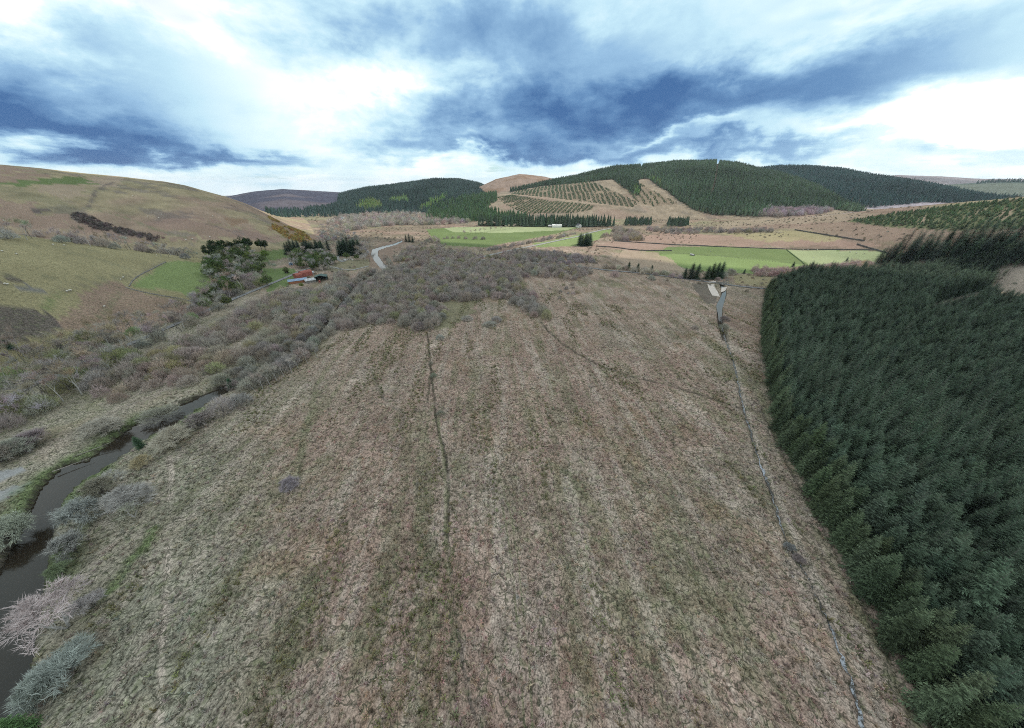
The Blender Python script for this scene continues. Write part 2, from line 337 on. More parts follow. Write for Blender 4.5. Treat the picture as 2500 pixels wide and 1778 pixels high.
# drains, hoof tracks and wheel ruts: photo line, width m, colour, cut depth m, strength, wobble m
LINES = [
 ([(1043, 812), (1048, 850), (1052, 900), (1060, 960), (1063, 1010), (1075, 1060), (1086, 1110), (1094, 1200), (1095, 1290)], .85, 'peat', .35, .8, .7),
 ([(1095, 1290), (1100, 1400), (1118, 1520), (1140, 1680), (1175, 1778)], .6, 'mud', .2, .7, .8),
 ([(1052, 900), (1047, 960), (1043, 985)], .8, 'peat', .2, .7, .5),
 ([(1070, 1020), (1085, 1150), (1090, 1300), (1098, 1450), (1110, 1600)], .8, 'olive', .05, .7, .5),
 ([(1030, 1010), (1035, 1200), (1040, 1400), (1030, 1600), (1025, 1778)], 4.0, 'olive', .0, .55, 1.5),
 ([(1240, 1230), (1258, 1320), (1275, 1460), (1290, 1600), (1300, 1778)], .35, 'olive', .06, .8, .25),
 ([(1225, 1230), (1243, 1330), (1258, 1460), (1270, 1600), (1280, 1778)], .35, 'olive', .06, .8, .25),
 ([(1165, 980), (1190, 1070), (1215, 1150), (1240, 1230)], .5, 'olive', .04, .6, .4),
 ([(1170, 1010), (1200, 1090), (1230, 1160), (1270, 1220)], .35, 'rust', .04, .5, .6),
 ([(1318, 785), (1345, 815), (1390, 850), (1450, 885), (1540, 920), (1620, 935), (1700, 960), (1790, 990), (1865, 1005)], 1.3, 'peat', .3, .8, .9),
 ([(1330, 780), (1400, 768), (1465, 766), (1520, 752)], .9, 'peat', .25, .8, .5),
 ([(1465, 766), (1560, 785), (1680, 812), (1780, 825)], .8, 'peat', .25, .75, .5),
 ([(1285, 895), (1400, 915), (1490, 922), (1580, 917)], .5, 'mud', .08, .7, .6),
 ([(1280, 800), (1340, 860), (1360, 900)], .4, 'mud', .05, .45, .8),
 ([(920, 790), (895, 812), (870, 842), (868, 860), (850, 888), (885, 898), (905, 905), (920, 930), (935, 960)], .8, 'peat', .2, .75, .5),
 ([(905, 905), (940, 980), (985, 1010), (975, 1050), (950, 1080)], .9, 'mud', .1, .6, 1.2),
 ([(950, 1010), (1000, 1005), (1050, 1000)], .5, 'mud', .06, .55, .8),
 ([(940, 1105), (985, 1085), (1020, 1070)], .5, 'mud', .06, .55, .6),
 ([(920, 1145), (960, 1146), (1025, 1143)], .5, 'mud', .06, .55, .5),
 ([(860, 830), (815, 880), (775, 940), (760, 1000), (742, 1080), (725, 1160)], 2.0, 'olive', .0, .65, .8),
 ([(775, 940), (820, 925), (880, 920)], .5, 'peat', .06, .5, .5),
 ([(408, 1108), (411, 1160), (407, 1220)], .45, 'mud', .2, .8, .1), ([(415, 1108), (418, 1160), (414, 1220)], 1.1, 'pale', -.12, .95, .1),
 ([(405, 1330), (398, 1450), (389, 1600), (378, 1778)], .4, 'mud', .2, .8, .1), ([(411, 1330), (405, 1450), (397, 1600), (387, 1778)], .9, 'pale', -.12, 1.0, .1),
 ([(560, 1290), (700, 1190), (860, 1080)], 3.0, 'olive', 0, .45, 2.5),
 ([(250, 1460), (300, 1400), (360, 1320), (380, 1290)], 2.2, 'green', 0, .8, 1.0),
 ([(640, 1640), (760, 1590), (880, 1560)], 2.5, 'olive', 0, .55, 2.0),
 ([(560, 1480), (600, 1430), (640, 1380)], 2.0, 'olive', 0, .4, 2.0),
 ([(1340, 1130), (1400, 1160), (1410, 1200)], 1.8, 'olive', 0, .6, 1.2),
 ([(1700, 990), (1640, 1040), (1560, 1090), (1540, 1130)], .4, 'mud', .05, .5, .8),
 ([(1500, 1030), (1560, 1120), (1620, 1170)], .4, 'mud', .05, .4, 1.0),
 ([(1765, 840), (1800, 940), (1850, 1010)], .6, 'mud', .08, .5, .4), ([(1790, 820), (1830, 920), (1860, 1000), (1880, 1080)], .6, 'mud', .08, .45, .4),
 ([(1772, 820), (1795, 890), (1818, 985), (1840, 1050), (1862, 1115), (1890, 1180), (1920, 1260), (1955, 1340), (1990, 1410), (2030, 1490), (2075, 1590), (2130, 1700), (2160, 1778)], 1.3, 'pale', 0, .75, .5),
 ([(1862, 1000), (1880, 1040), (1912, 1110), (1960, 1200), (2020, 1310), (2120, 1500), (2230, 1760)], .8, 'peat', .3, .7, .4),
 ([(1840, 900), (1855, 960), (1875, 1010), (1905, 1075)], 2.0, 'olive', 0, .6, .6), ([(1990, 1290), (2060, 1420), (2150, 1600), (2240, 1778)], 1.6, 'olive', 0, .7, .6),
 ([(1380, 728), (1420, 700), (1435, 690)], .5, 'pale', 0, .9, .1), ([(1355, 745), (1380, 728)], .5, 'pale', 0, .5, .1),
 ([(1520, 610), (1500, 635)], 1.2, 'peat', 0, .5, 2.0),
 ([(0, 594), (60, 597), (160, 606), (260, 616)], 2.0, 'olive', 0, .7, 1.0), ([(140, 610), (230, 630), (330, 662)], 3.0, 'olive', 0, .6, 2.0),
 ([(0, 672), (140, 678), (270, 680), (310, 670)], 1.6, 'olive', 0, .7, 1.2), ([(130, 715), (190, 700), (260, 690), (330, 672), (400, 640)], 1.8, 'mud', 0, .45, 1.2),
 ([(110, 755), (130, 730), (160, 712)], 2.0, 'green', 0, .6, .8), ([(200, 800), (250, 770), (280, 730), (300, 712)], 1.4, 'olive', 0, .8, .8),
 ([(215, 505), (230, 475), (240, 462), (275, 445)], 3.0, 'heather', 0, .7, 3), ([(215, 508), (300, 530), (380, 560), (450, 580), (510, 596)], 3.0, 'olive', 0, .8, 2),
 ([(1228, 474), (1262, 476), (1350, 485), (1460, 498), (1540, 508)], 7.0, 'tan', 0, .9, 2), ([(1252, 470), (1320, 457), (1390, 449), (1494, 439)], 7.0, 'tan', 0, .8, 2), ([(2252, 545), (2256, 532), (2282, 522)], 5.0, 'tan', 0, .9, 1), ([(2365, 530), (2380, 518), (2400, 510)], 5.0, 'tan', 0, .9, 1), ([(2448, 532), (2458, 515), (2462, 506)], 6.0, 'tan', 0, .9, 1),
 ([(500, 545), (560, 565), (600, 585)], 3.0, 'heather', 0, .5, 2),
]
LINES_W = [(wline(p, 4), w, C[c], d, s, wob) for (p, w, c, d, s, wob) in LINES]

FOREST_R = [(1245, 470), (1250, 450), (1340, 420), (1450, 395), (1560, 380), (1750, 370), (1900, 395), (2000, 440), (2110, 520), (2075, 516), (2032, 512), (1995, 512), (1930, 514), (1883, 510), (1872, 522), (1861, 530), (1799, 527), (1738, 525), (1693, 512), (1656, 490),
            (1628, 467), (1608, 456), (1583, 436), (1564, 438), (1552, 442), (1564, 464), (1558, 480), (1516, 455), (1499, 441), (1494, 438), (1390, 449), (1320, 455), (1253, 468)]
ROWS_A = [(1213, 482), (1250, 476), (1330, 489), (1452, 501), (1443, 513), (1395, 521), (1285, 522), (1238, 503)]
ROWS_B = [(1248, 474), (1262, 466), (1320, 457), (1400, 447), (1440, 441), (1500, 468), (1560, 496), (1545, 506), (1460, 497), (1350, 484), (1270, 476)]
ROWS_C = [(1500, 442), (1552, 442), (1610, 474), (1658, 497), (1600, 505), (1560, 496)]

def moor_colour(x, y, px, py):
    """unfenced grassland: straw, sage, rust and olive drifts"""
    n = len(x)
    along = fbm(x, y * 0.28, 9, 4, 31); f1 = fbm(x, y, 22, 4, 41); f2 = fbm(x, y, 8, 4, 51); f3 = fbm(x, y, 60, 3, 61); f4 = fbm(x, y, 3.0, 3, 71)
    left = sstep(900, 480, px + (f3 - .5) * 500)
    col = C['straw'][None] * np.ones((n, 1))
    def mx(col, c, w): return col * (1 - w[:, None]) + c[None] * w[:, None]
    col = mx(col, C['sage'], np.clip(left * .85 + sstep(.56, .70, f3) * .35, 0, 1))
    col = mx(col, C['olive'], sstep(.52, .68, along * .6 + f2 * .4) * .62)
    col = mx(col, C['rust'], sstep(.56, .70, f1 * .55 + f2 * .45) * .60 * (1 - left * .6))
    col = mx(col, C['bracken'], sstep(.54, .66, fbm(x, y, 30, 3, 91)) * .45 * (1 - left))
    stk = fbm(x + y * .07, y * .10, 3.2, 4, 111); col = mx(col, C['olive'] * .9, sstep(.57, .71, stk) * .5); col = mx(col, C['pale'], sstep(.44, .30, stk) * .5)
    col = mx(col, C['pale'], sstep(.55, .72, f4) * .35)
    return col * (0.84 + 0.32 * f2)[:, None]

def zones_colour(x, y, z, dom):
    n = len(x); px, py = project(x, y, z); r = np.hypot(x, y)
    col = moor_colour(x, y, px, py); tus = np.ones(n) * 1.0
    def mx(sel, c, t, w=1.0):
        w = np.broadcast_to(w, (n,))[sel][:, None]
        col[sel] = col[sel] * (1 - w) + c * w; tus[sel] = tus[sel] * (1 - w[:, 0]) + t * w[:, 0]
    nz = fbm(x, y, 90, 4, 5); nz2 = fbm(x, y, 35, 4, 15); 
    far_flat = (dom < 0) & (r > 420)
    mx(far_flat, C['felled'] * .68, .6, sstep(420, 700, r) * .8)
    mx(far_flat & (nz > .52), C['olive'] * 1.2, .5, sstep(.52, .62, nz) * .7)
    mx(far_flat & (nz2 > .55), C['bracken'], .5, sstep(.55, .64, nz2) * .6)
    K = list(_R.keys()); D_ = {k: dom == K.index(k) for k in K}
    mx(D_['left_hill'], C['hill'], .4, 1.0); mx(D_['left_hill'], C['bracken'], .4, sstep(.48, .62, nz) * .7); mx(D_['left_hill'], C['heather'] * 1.4, .6, sstep(.60, .70, fbm(x, y * 1.6, 40, 4, 177)) * .55); mx(D_['left_hill'], C['olive'], .4, sstep(.55, .66, nz2) * .5)
    mx(D_['pasture'], C['pasture'], .4, 1.0); mx(D_['pasture'], C['bracken'], .4, sstep(.53, .66, nz) * .55)
    mx(D_['far_left'], np.array((.06, .06, .085)), .2); mx(D_['far_left'], np.array((.11, .095, .11)), .2, sstep(.47, .62, fbm(x, y, 260, 4, 9)) * .9)  # blue cast of distance haze painted into the hill colour
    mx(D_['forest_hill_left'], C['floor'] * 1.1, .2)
    mx(D_['brown_hill'], C['brown'], .3); mx(D_['brown_hill'], C['rust'] * .8, .3, sstep(.5, .64, nz) * .7)
    mx(D_['felled_hill'], C['felled'] * .95, .6); mx(D_['felled_hill'], C['brown'], .45, sstep(.48, .62, nz) * .8); mx(D_['felled_hill'], C['mud'] * 1.1, .45, sstep(.56, .66, nz2) * .6)
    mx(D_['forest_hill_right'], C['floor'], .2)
    mx(D_['far_moor'], np.array((.20, .165, .17)), .2); mx(D_['far_moor'], np.array((.12, .11, .12)), .2, sstep(.5, .6, fbm(x, y * .3, 700, 4, 19)) * .8)
    mx(D_['far_plain'], np.array((.055, .08, .07)), .2); mx(D_['far_plain'], np.array((.13, .14, .11)), .2, sstep(.58, .66, fbm(x, y * .3, 400, 4, 29)) * .7)
    mx(D_['right_rise'], C['brown'] * .85, .5); mx(D_['right_rise'], C['olive'] * 1.1, .4, sstep(.5, .62, nz) * .6)
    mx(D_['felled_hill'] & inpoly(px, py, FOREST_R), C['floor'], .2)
    for pl in (ROWS_A, ROWS_B, ROWS_C): mx(D_['felled_hill'] & inpoly(px, py, pl), np.array((.20, .155, .115)), .5, .8)
    lil = inpoly(px, py, [(1860, 534), (1880, 515), (2000, 508), (2130, 503), (2260, 493), (2440, 495), (2300, 512), (2160, 524), (1990, 530)]) & (r > 900) & (r < 1900) & ~D_['felled_hill']
    mx(lil, C['lilac'], .5)
    fv = sstep(230, 330, r)[:, None]; col = col * (1 - fv + fv * ((.74 + .52 * fbm(x, y, 20, 4, 201)) * (.80 + .40 * fbm(x, y, 5.5, 3, 203)))[:, None])
    jx = (fbm(x, y, 14, 4, 101) - .5) * 2; jy = (fbm(x, y, 14, 4, 103) - .5) * 2
    for (poly, c, t, jag, (r0, r1)) in ZONES:
        sel = (r > r0) & (r < r1)
        xs = np.array([p[0] for p in poly]); ys = np.array([p[1] for p in poly])
        sel &= (px > xs.min() - 60) & (px < xs.max() + 60) & (py > ys.min() - 40) & (py < ys.max() + 40)
        if not sel.any(): continue
        qx, qy = project(x[sel] + jx[sel] * jag * 2, y[sel] + jy[sel] * jag * 2, z[sel])
        m = np.zeros(n, bool); m[np.nonzero(sel)[0][inpoly(qx, qy, poly)]] = True
        var = (0.86 + .28 * nz2)
        tint = C[c][None] * var[m][:, None]
        mixw = 0.92 if c in ('green', 'bright', 'paleg', 'gravel') else 0.8
        col[m] = col[m] * (1 - mixw) + tint * mixw; tus[m] = t
    for (pts, w, c, d, s, wob) in LINES_W:
        bb = (x > pts[:, 0].min() - 9) & (x < pts[:, 0].max() + 9) & (y > pts[:, 1].min() - 9) & (y < pts[:, 1].max() + 9)
        if not bb.any(): continue
        i = np.nonzero(bb)[0]
        xx = x[i] + (fbm(x[i], y[i], 5, 3, 7) - .5) * 2 * wob; yy = y[i] + (fbm(x[i], y[i], 5, 3, 77) - .5) * 2 * wob
        dd, ss = segdist(xx, yy, pts)
        brk = .45 + .55 * sstep(.30, .5, fbm(x[i], y[i], 4, 2, 17))
        k = (1 - sstep(w * .35, w * .9, dd)) * s * brk
        col[i] = col[i] * (1 - k[:, None]) + c[None] * k[:, None]; z[i] -= d * (1 - sstep(w * .3, w * .8, dd))
    # banks of the river
    for P, lo in ((RIV_NEAR, 60),):
        cen = np.concatenate([P, P[:1]]); sel = np.nonzero((r < 330) & (x < -20))[0]
        if len(sel):
            dd, _ = segdist(x[sel], y[sel], cen); ins = inpoly_w(x[sel], y[sel], P)
            g = (1 - sstep(1.0, 6 + 5 * fbm(x[sel], y[sel], 12, 3, 14), dd)) * (~ins) * sstep(.35, .55, fbm(x[sel], y[sel], 16, 3, 24))
            left = (x[sel] < -95)
            k = g * np.where(left, .85, .35)
            col[sel] = col[sel] * (1 - k[:, None]) + (C['green'] * .95)[None] * k[:, None]
            edge = (1 - sstep(.3, .9, dd)) * .8
            col[sel] = col[sel] * (1 - edge[:, None]) + C['peat'][None] * edge[:, None]
            col[sel[ins]] = C['peat'] * .9; tus[sel[ins]] = .2
            z[sel] = z[sel] - np.where(ins, 2.2 * sstep(0, .7, dd) + .3, 0)
    for pts, w in ((RIV_MID, 3.4), (STREAM, 1.6), (DITCH_R, .5)):
        dd, _ = segdist(x, y, pts); m = dd < w + 2
        z[m] -= (1.6 if w > 1 else .45) * (1 - sstep(w * .75, w + .5, dd[m])); k = (1 - sstep(w, w + .8, dd[m])) * (.7 if w > 1 else .4) * (.4 + .6 * sstep(.35, .55, fbm(x[m], y[m], 5, 3, 222)))
        col[m] = col[m] * (1 - k[:, None]) + C['mud'][None] * k[:, None]
    ins = inpoly_w(x, y, RIV_FAR); z[ins] -= 1.5; col[ins] = C['mud']
    return np.clip(col, .01, .9), tus, z

# ------------------------------------------------------------------ the ground: one sheet out past the last hills
def dominant(x, y):
    r = np.hypot(x, y); a = np.arctan2(x, y); best = np.full(r.shape, 1.5); dom = np.full(r.shape, -1)
    for i, k in enumerate(_R):
        h = ridge_h(k, a, r); m = h > best; best = np.where(m, h, best); dom = np.where(m, i, dom)
    return dom
fine = np.radians(np.linspace(-86, 86, 1080)); coarse = np.radians(np.linspace(86, 274, 72))[1:-1]
AZ = np.concatenate([fine, coarse]); NA = len(AZ)
RAD = np.exp(np.linspace(math.log(6.0), math.log(14000.0), 640)); NR = len(RAD)
AA, RRg = np.meshgrid(AZ, RAD); gx = (np.sin(AA) * RRg).ravel(); gy = (np.cos(AA) * RRg).ravel()
gz = height(gx, gy); dom = dominant(gx, gy)
gcol, gtus, gz = zones_colour(gx, gy, gz.copy(), dom)
near = np.hypot(gx, gy) < 400
gz[near] += ((fbm(gx[near], gy[near], 1.6, 3, 33) - .5) * .55 + (fbm(gx[near], gy[near], .55, 2, 35) - .5) * .3) * gtus[near]
verts = np.concatenate([np.stack([gx, gy, gz], -1), [[0, 0, 0.0]]]).astype(np.float32)
ia = np.arange(NA); ib = (ia + 1) % NA
rows = np.arange(NR - 1)[:, None] * NA
quads = np.stack([rows + ia, rows + NA + ia, rows + NA + ib, rows + ib], -1).reshape(-1, 4)[:, ::-1]
cen = len(verts) - 1
tris = np.stack([ia, ib, np.full(NA, cen)], -1)[:, ::-1]

def mesh_from(name, v, faces_list):
    me = bpy.data.meshes.new(name); v = np.asarray(v, np.float32)
    me.vertices.add(len(v)); me.vertices.foreach_set('co', v.ravel())
    loops = np.concatenate([np.asarray(f).ravel() for f in faces_list]).astype(np.int32)
    tot = np.concatenate([np.full(len(f), np.shape(f)[1]) for f in faces_list]).astype(np.int32)
    st = np.concatenate([[0], np.cumsum(tot)[:-1]]).astype(np.int32)
    me.loops.add(len(loops)); me.loops.foreach_set('vertex_index', loops)
    me.polygons.add(len(tot)); me.polygons.foreach_set('loop_start', st)
    me.update(calc_edges=True); me.validate(); return me
def link(o): sc.collection.objects.link(o); return o
def mkobj(name, me, mat=None, parent=None):
    o = bpy.data.objects.new(name, me)
    if mat is not None and me is not None and len(me.materials) == 0: me.materials.append(mat)
    if parent is not None: o.parent = parent
    return link(o)
def tag(o, label=None, cat=None, group=None, kind=None):
    if label: o['label'] = label
    if cat: o['category'] = cat
    if group: o['group'] = group
    if kind: o['kind'] = kind
    return o
def material(name):
    m = bpy.data.materials.new(name); m.use_nodes = True; t = NT(m.node_tree)
    return m, t, m.node_tree.nodes['Principled BSDF']

# ground material
m_ground, t, b = material("ground")
vc = t.new('ShaderNodeVertexColor', layer_name='Col'); ta = t.new('ShaderNodeAttribute', attribute_name='tuss')
pos = t.new('ShaderNodeNewGeometry').outputs['Position']
warp = t.noise(pos, 0.9, 2, .6, dims='2D'); warp2 = t.noise(pos, .16, 2, .6, dims='2D'); wv = t.vmath('ADD', t.vmath('SCALE', t.vmath('SUBTRACT', warp.outputs['Color'], (.5, .5, .5)), scale=1.5), t.vmath('SCALE', t.vmath('SUBTRACT', warp2.outputs['Color'], (.5, .5, .5)), scale=5.0))
p2 = t.vmath('MULTIPLY', t.vmath('ADD', pos, wv), (1, 1, .15))
def vor(feature, scale):
    nd = t.new('ShaderNodeTexVoronoi', feature=feature, voronoi_dimensions='2D'); t.l.new(p2, nd.inputs['Vector']); nd.inputs['Scale'].default_value = scale
    return nd
v1 = vor('F1', 1.25); v2 = vor('DISTANCE_TO_EDGE', .62); v3 = vor('DISTANCE_TO_EDGE', .21)
nf = t.noise(pos, 3.2, 3, .65, dims='2D'); nm = t.noise(pos, .5, 3, .6, dims='2D'); nl = t.noise(pos, .06, 4, .65, dims='2D')
tf = t.math('MULTIPLY', t.math('SUBTRACT', .42, v1.outputs['Distance']), 1.0)
tf = t.math('MULTIPLY_ADD', t.math('SUBTRACT', nf.outputs[0], .5), 2.2, tf)
tf = t.math('MULTIPLY_ADD', t.math('SUBTRACT', nm.outputs[0], .5), .8, tf)
tf = t.math('MULTIPLY_ADD', t.math('SUBTRACT', nl.outputs[0], .5), 1.1, tf)
tf = t.math('MULTIPLY', tf, ta.outputs['Fac'])
vein = t.math('MULTIPLY', t.math('SUBTRACT', 1.0, t.maprange(v2.outputs['Distance'], .02, .13)), t.maprange(nm.outputs[0], .36, .56))
vein = t.math('MAXIMUM', t.math('MULTIPLY', vein, .78), t.math('MULTIPLY', t.math('SUBTRACT', 1.0, t.maprange(v3.outputs['Distance'], .012, .045)), t.math('MULTIPLY', t.maprange(nl.outputs[0], .44, .60), .75)))
vein = t.math('MULTIPLY', vein, ta.outputs['Fac'])
gain = t.math('MAXIMUM', t.math('ADD', 1.0, tf), .25)
c1 = t.vmath('SCALE', vc.outputs[0], scale=gain)
gr = t.mix(t.math('MULTIPLY', t.maprange(nm.outputs[0], .54, .68), t.math('MULTIPLY', ta.outputs['Fac'], .45)), c1, (.15, .17, .085, 1))
c2 = t.mix(vein, gr, (.05, .052, .035, 1))
t.l.new(c2, b.inputs['Base Color']); b.inputs['Roughness'].default_value = 1.0; b.inputs['Specular IOR Level'].default_value = 0.0

gme = mesh_from('terrain', verts, [quads, tris])
gme.polygons.foreach_set('use_smooth', np.ones(len(gme.polygons), bool))
ca = gme.color_attributes.new('Col', 'FLOAT_COLOR', 'POINT')
cc = np.ones((len(verts), 4), np.float32); cc[:-1, :3] = gcol; cc[-1, :3] = C['straw']; ca.data.foreach_set('color', cc.ravel())
fa = gme.attributes.new('tuss', 'FLOAT', 'POINT'); fa.data.foreach_set('value', np.append(gtus, 1).astype(np.float32))
ground = tag(mkobj('ground', gme, m_ground), 'rough moorland valley floor with fields rising into rounded hills', kind='structure')
del gcol, quads, AA, RRg

# ------------------------------------------------------------------ water, roads, tracks
m_water, t, b = material("water")
wn = t.noise(t.new('ShaderNodeNewGeometry').outputs['Position'], 1.1, 3, .6)
b.inputs['Base Color'].default_value = (.028, .022, .016, 1); b.inputs['Roughness'].default_value = .06; b.inputs['IOR'].default_value = 1.33
bump = t.new('ShaderNodeBump'); bump.inputs['Strength'].default_value = .12; bump.inputs['Distance'].default_value = .15
t.l.new(wn.outputs[0], bump.inputs['Height']); t.l.new(bump.outputs[0], b.inputs['Normal'])
def flat_mat(name, col, var=.25, scale=1.5, rough=.95, spec=.1, col2=None, dims='3D'):
    m, t, b = material(name)
    pos = t.new('ShaderNodeTexCoord').outputs['Object']
    n = t.noise(pos, scale, 4, .6)
    c2 = col2 or tuple(c * (1 - var) for c in col)
    c1 = tuple(c * (1 + var * .6) for c in col)
    t.l.new(t.mix(t.maprange(n.outputs[0], .35, .65), (*c1, 1), (*c2, 1)), b.inputs['Base Color'])
    b.inputs['Roughness'].default_value = rough; b.inputs['Specular IOR Level'].default_value = spec
    return m
m_road = flat_mat('road_surface', (.22, .215, .22), .2, .4)
m_track = flat_mat('track_gravel', (.30, .29, .28), .25, .6)

def strip(name, pts, width, mat, lift, zf=None, kind='structure', label=None):
    pts = np.asarray(pts); n = len(pts); tg = np.gradient(pts, axis=0); tg /= np.linalg.norm(tg, axis=1)[:, None] + 1e-9
    nr = np.stack([-tg[:, 1], tg[:, 0]], -1); w = np.broadcast_to(width, (n,))[:, None] / 2
    L = pts + nr * w; R = pts - nr * w
    zz = (np.maximum(height(pts[:, 0], pts[:, 1]), np.maximum(height(L[:, 0], L[:, 1]), height(R[:, 0], R[:, 1]))) if zf is None else np.full(n, zf)) + lift
    v = np.concatenate([np.column_stack([L, zz]), np.column_stack([R, zz])])
    i = np.arange(n - 1); f = np.stack([i, i + n, i + n + 1, i + 1], -1)
    return tag(mkobj(name, mesh_from(name, v, [f]), mat), label, kind=kind)
def resample(pts, step):
    pts = np.asarray(pts); d = np.concatenate([[0], np.cumsum(np.linalg.norm(np.diff(pts, axis=0), axis=1))])
    n = max(2, int(d[-1] / step)); s = np.linspace(0, d[-1], n)
    return np.stack([np.interp(s, d, pts[:, 0]), np.interp(s, d, pts[:, 1])], -1)
def poly_sheet(name, P, z, mat, label=None, kind='structure'):
    bm = bmesh.new(); vs = [bm.verts.new((p[0], p[1], z)) for p in P]; f = bm.faces.new(vs)
    bmesh.ops.triangulate(bm, faces=[f]); bmesh.ops.recalc_face_normals(bm, faces=bm.faces)
    for f in bm.faces:
        if f.normal.z < 0: f.normal_flip()
    me = bpy.data.meshes.new(name); bm.to_mesh(me); bm.free()
    return tag(mkobj(name, me, mat), label, kind=kind)
def grow(P, d):
    c = np.roll(P, -1, 0) - np.roll(P, 1, 0); c /= np.linalg.norm(c, axis=1)[:, None] + 1e-9
    nn = np.stack([c[:, 1], -c[:, 0]], -1)
    A = 0.5 * np.sum(P[:, 0] * np.roll(P[:, 1], -1) - P[:, 1] * np.roll(P[:, 0], -1))
    return P + nn * d * (1 if A > 0 else -1)
poly_sheet('river', RIV_NEAR, -1.15, m_water, 'dark peaty river winding along the left edge')
strip('river', resample(RIV_MID, 3), 6.0, m_water, -0.95, 0.0, label='river reach half hidden between grey willows')
poly_sheet('river', RIV_FAR, -.75, m_water, 'bright river bend shining beyond the willows')
strip('stream', resample(STREAM, 2), np.interp(np.linspace(0, 1, len(resample(STREAM, 2))), [0, .3, .5, .7, 1], [2.4, 3.0, 4.4, 2.0, .8]), m_water, -.42, 0.0, label='narrow stream flowing from under the road bridge')
m_bed, t, b = material('sky_glint_bed')
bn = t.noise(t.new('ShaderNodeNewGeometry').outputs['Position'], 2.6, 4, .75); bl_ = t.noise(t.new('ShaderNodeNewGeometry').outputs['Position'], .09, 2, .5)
t.l.new(t.mix(t.maprange(t.math('ADD', bn.outputs[0], t.math('MULTIPLY', t.math('SUBTRACT', bl_.outputs[0], .5), .9)), .50, .66), (.05, .048, .042, 1), (.40, .42, .47, 1)), b.inputs['Base Color']); b.inputs['Roughness'].default_value = .35  # pale blue-grey speckle paints the sky glinting in the drain water
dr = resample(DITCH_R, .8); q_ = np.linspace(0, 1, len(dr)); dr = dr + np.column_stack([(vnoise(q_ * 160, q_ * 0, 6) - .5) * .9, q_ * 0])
strip('drain', dr, .15 + .85 * vnoise(q_ * 90, q_ * 0, 4) ** 1.5, m_bed, -.20, 0.0, label='drain with pale sky glints painted on its bed beside the spruce plantation')
ROAD_R = wline([(1960, 718), (1870, 706), (1800, 699), (1760, 693), (1700, 685), (1640, 677), (1560, 667), (1480, 660), (1420, 652), (1350, 647), (1260, 640), (1170, 634)], 4)
strip('lane', resample(ROAD_R, 4), 3.6, m_road, .35, label='single track lane crossing the stream bridge')
ROAD_M = wline([(1120, 640), (1175, 628), (1250, 611), (1310, 599), (1370, 586), (1410, 578), (1440, 569), (1470, 562), (1490, 558)], 4)
strip('road', resample(ROAD_M, 5), 5.5, m_track, .3, label='pale road curving up past the green fields')
ROAD_L = wline([(-150, 1060), (-60, 1012), (20, 972), (72, 944), (132, 919), (249, 868), (330, 836), (420, 796), (500, 762), (560, 735), (620, 710), (675, 688), (715, 671), (742, 659)], 4)
strip('road', resample(ROAD_L, 4), 4.2, m_road, .3, label='grey road running through the trees below the pasture')
ROAD_F = wline([(742, 659), (790, 650), (850, 660), (880, 655), (900, 650)], 4)
strip('farm_track', resample(ROAD_F, 4), 3.2, m_track, .3, label='pale farm track leading from the barns to the river')
strip('farm_track', resample(wline([(838, 640), (826, 634), (824, 627), (832, 621)], 4), 4), 4.0, m_track, .35, label='short pale track beside the spruce block')
m_yard = flat_mat('yard_ground', (.2, .18, .17), .3, .3)
strip('farm_yard', resample(wline([(748, 690), (765, 683), (785, 680), (800, 678)], 3), 3), 9.0, m_yard, .22, label='bare grey farm yard between the sheds')

# ------------------------------------------------------------------ plant prototypes
class MB:
    def __init__(self): self.v = []; self.f = []
    def tri(self, a, b, c):
        n = len(self.v); self.v += [tuple(a), tuple(b), tuple(c)]; self.f.append((n, n + 1, n + 2))
    def quad(self, a, b, c, d):
        n = len(self.v); self.v += [tuple(a), tuple(b), tuple(c), tuple(d)]; self.f.append((n, n + 1, n + 2, n + 3))
    def tube(self, p0, p1, r0, r1, k=5):
        p0 = Vector(p0); p1 = Vector(p1); d = (p1 - p0).normalized(); a = d.orthogonal().normalized(); b = d.cross(a)
        n = len(self.v)
        for p, r in ((p0, r0), (p1, r1)):
            for i in range(k):
                q = 2 * math.pi * i / k; self.v.append(tuple(p + (a * math.cos(q) + b * math.sin(q)) * r))
        for i in range(k):
            j = (i + 1) % k; self.f.append((n + i, n + j, n + k + j, n + k + i))
    def box(self, x0, x1, y0, y1, z0, z1):
        n = len(self.v); self.v += [(x, y, z) for z in (z0, z1) for (x, y) in ((x0, y0), (x1, y0), (x1, y1), (x0, y1))]
        for q in ((3, 2, 1, 0), (4, 5, 6, 7), (0, 1, 5, 4), (1, 2, 6, 5), (2, 3, 7, 6), (3, 0, 4, 7)): self.f.append(tuple(n + i for i in q))
    def mesh(self, name, *mats):
        me = bpy.data.meshes.new(name); me.from_pydata(self.v, [], self.f); me.update()
        for m in mats: me.materials.append(m)
        return me
    def join(self, o):
        n = len(self.v); self.v += o.v; self.f += [tuple(i + n for i in f) for f in o.f]
        return self

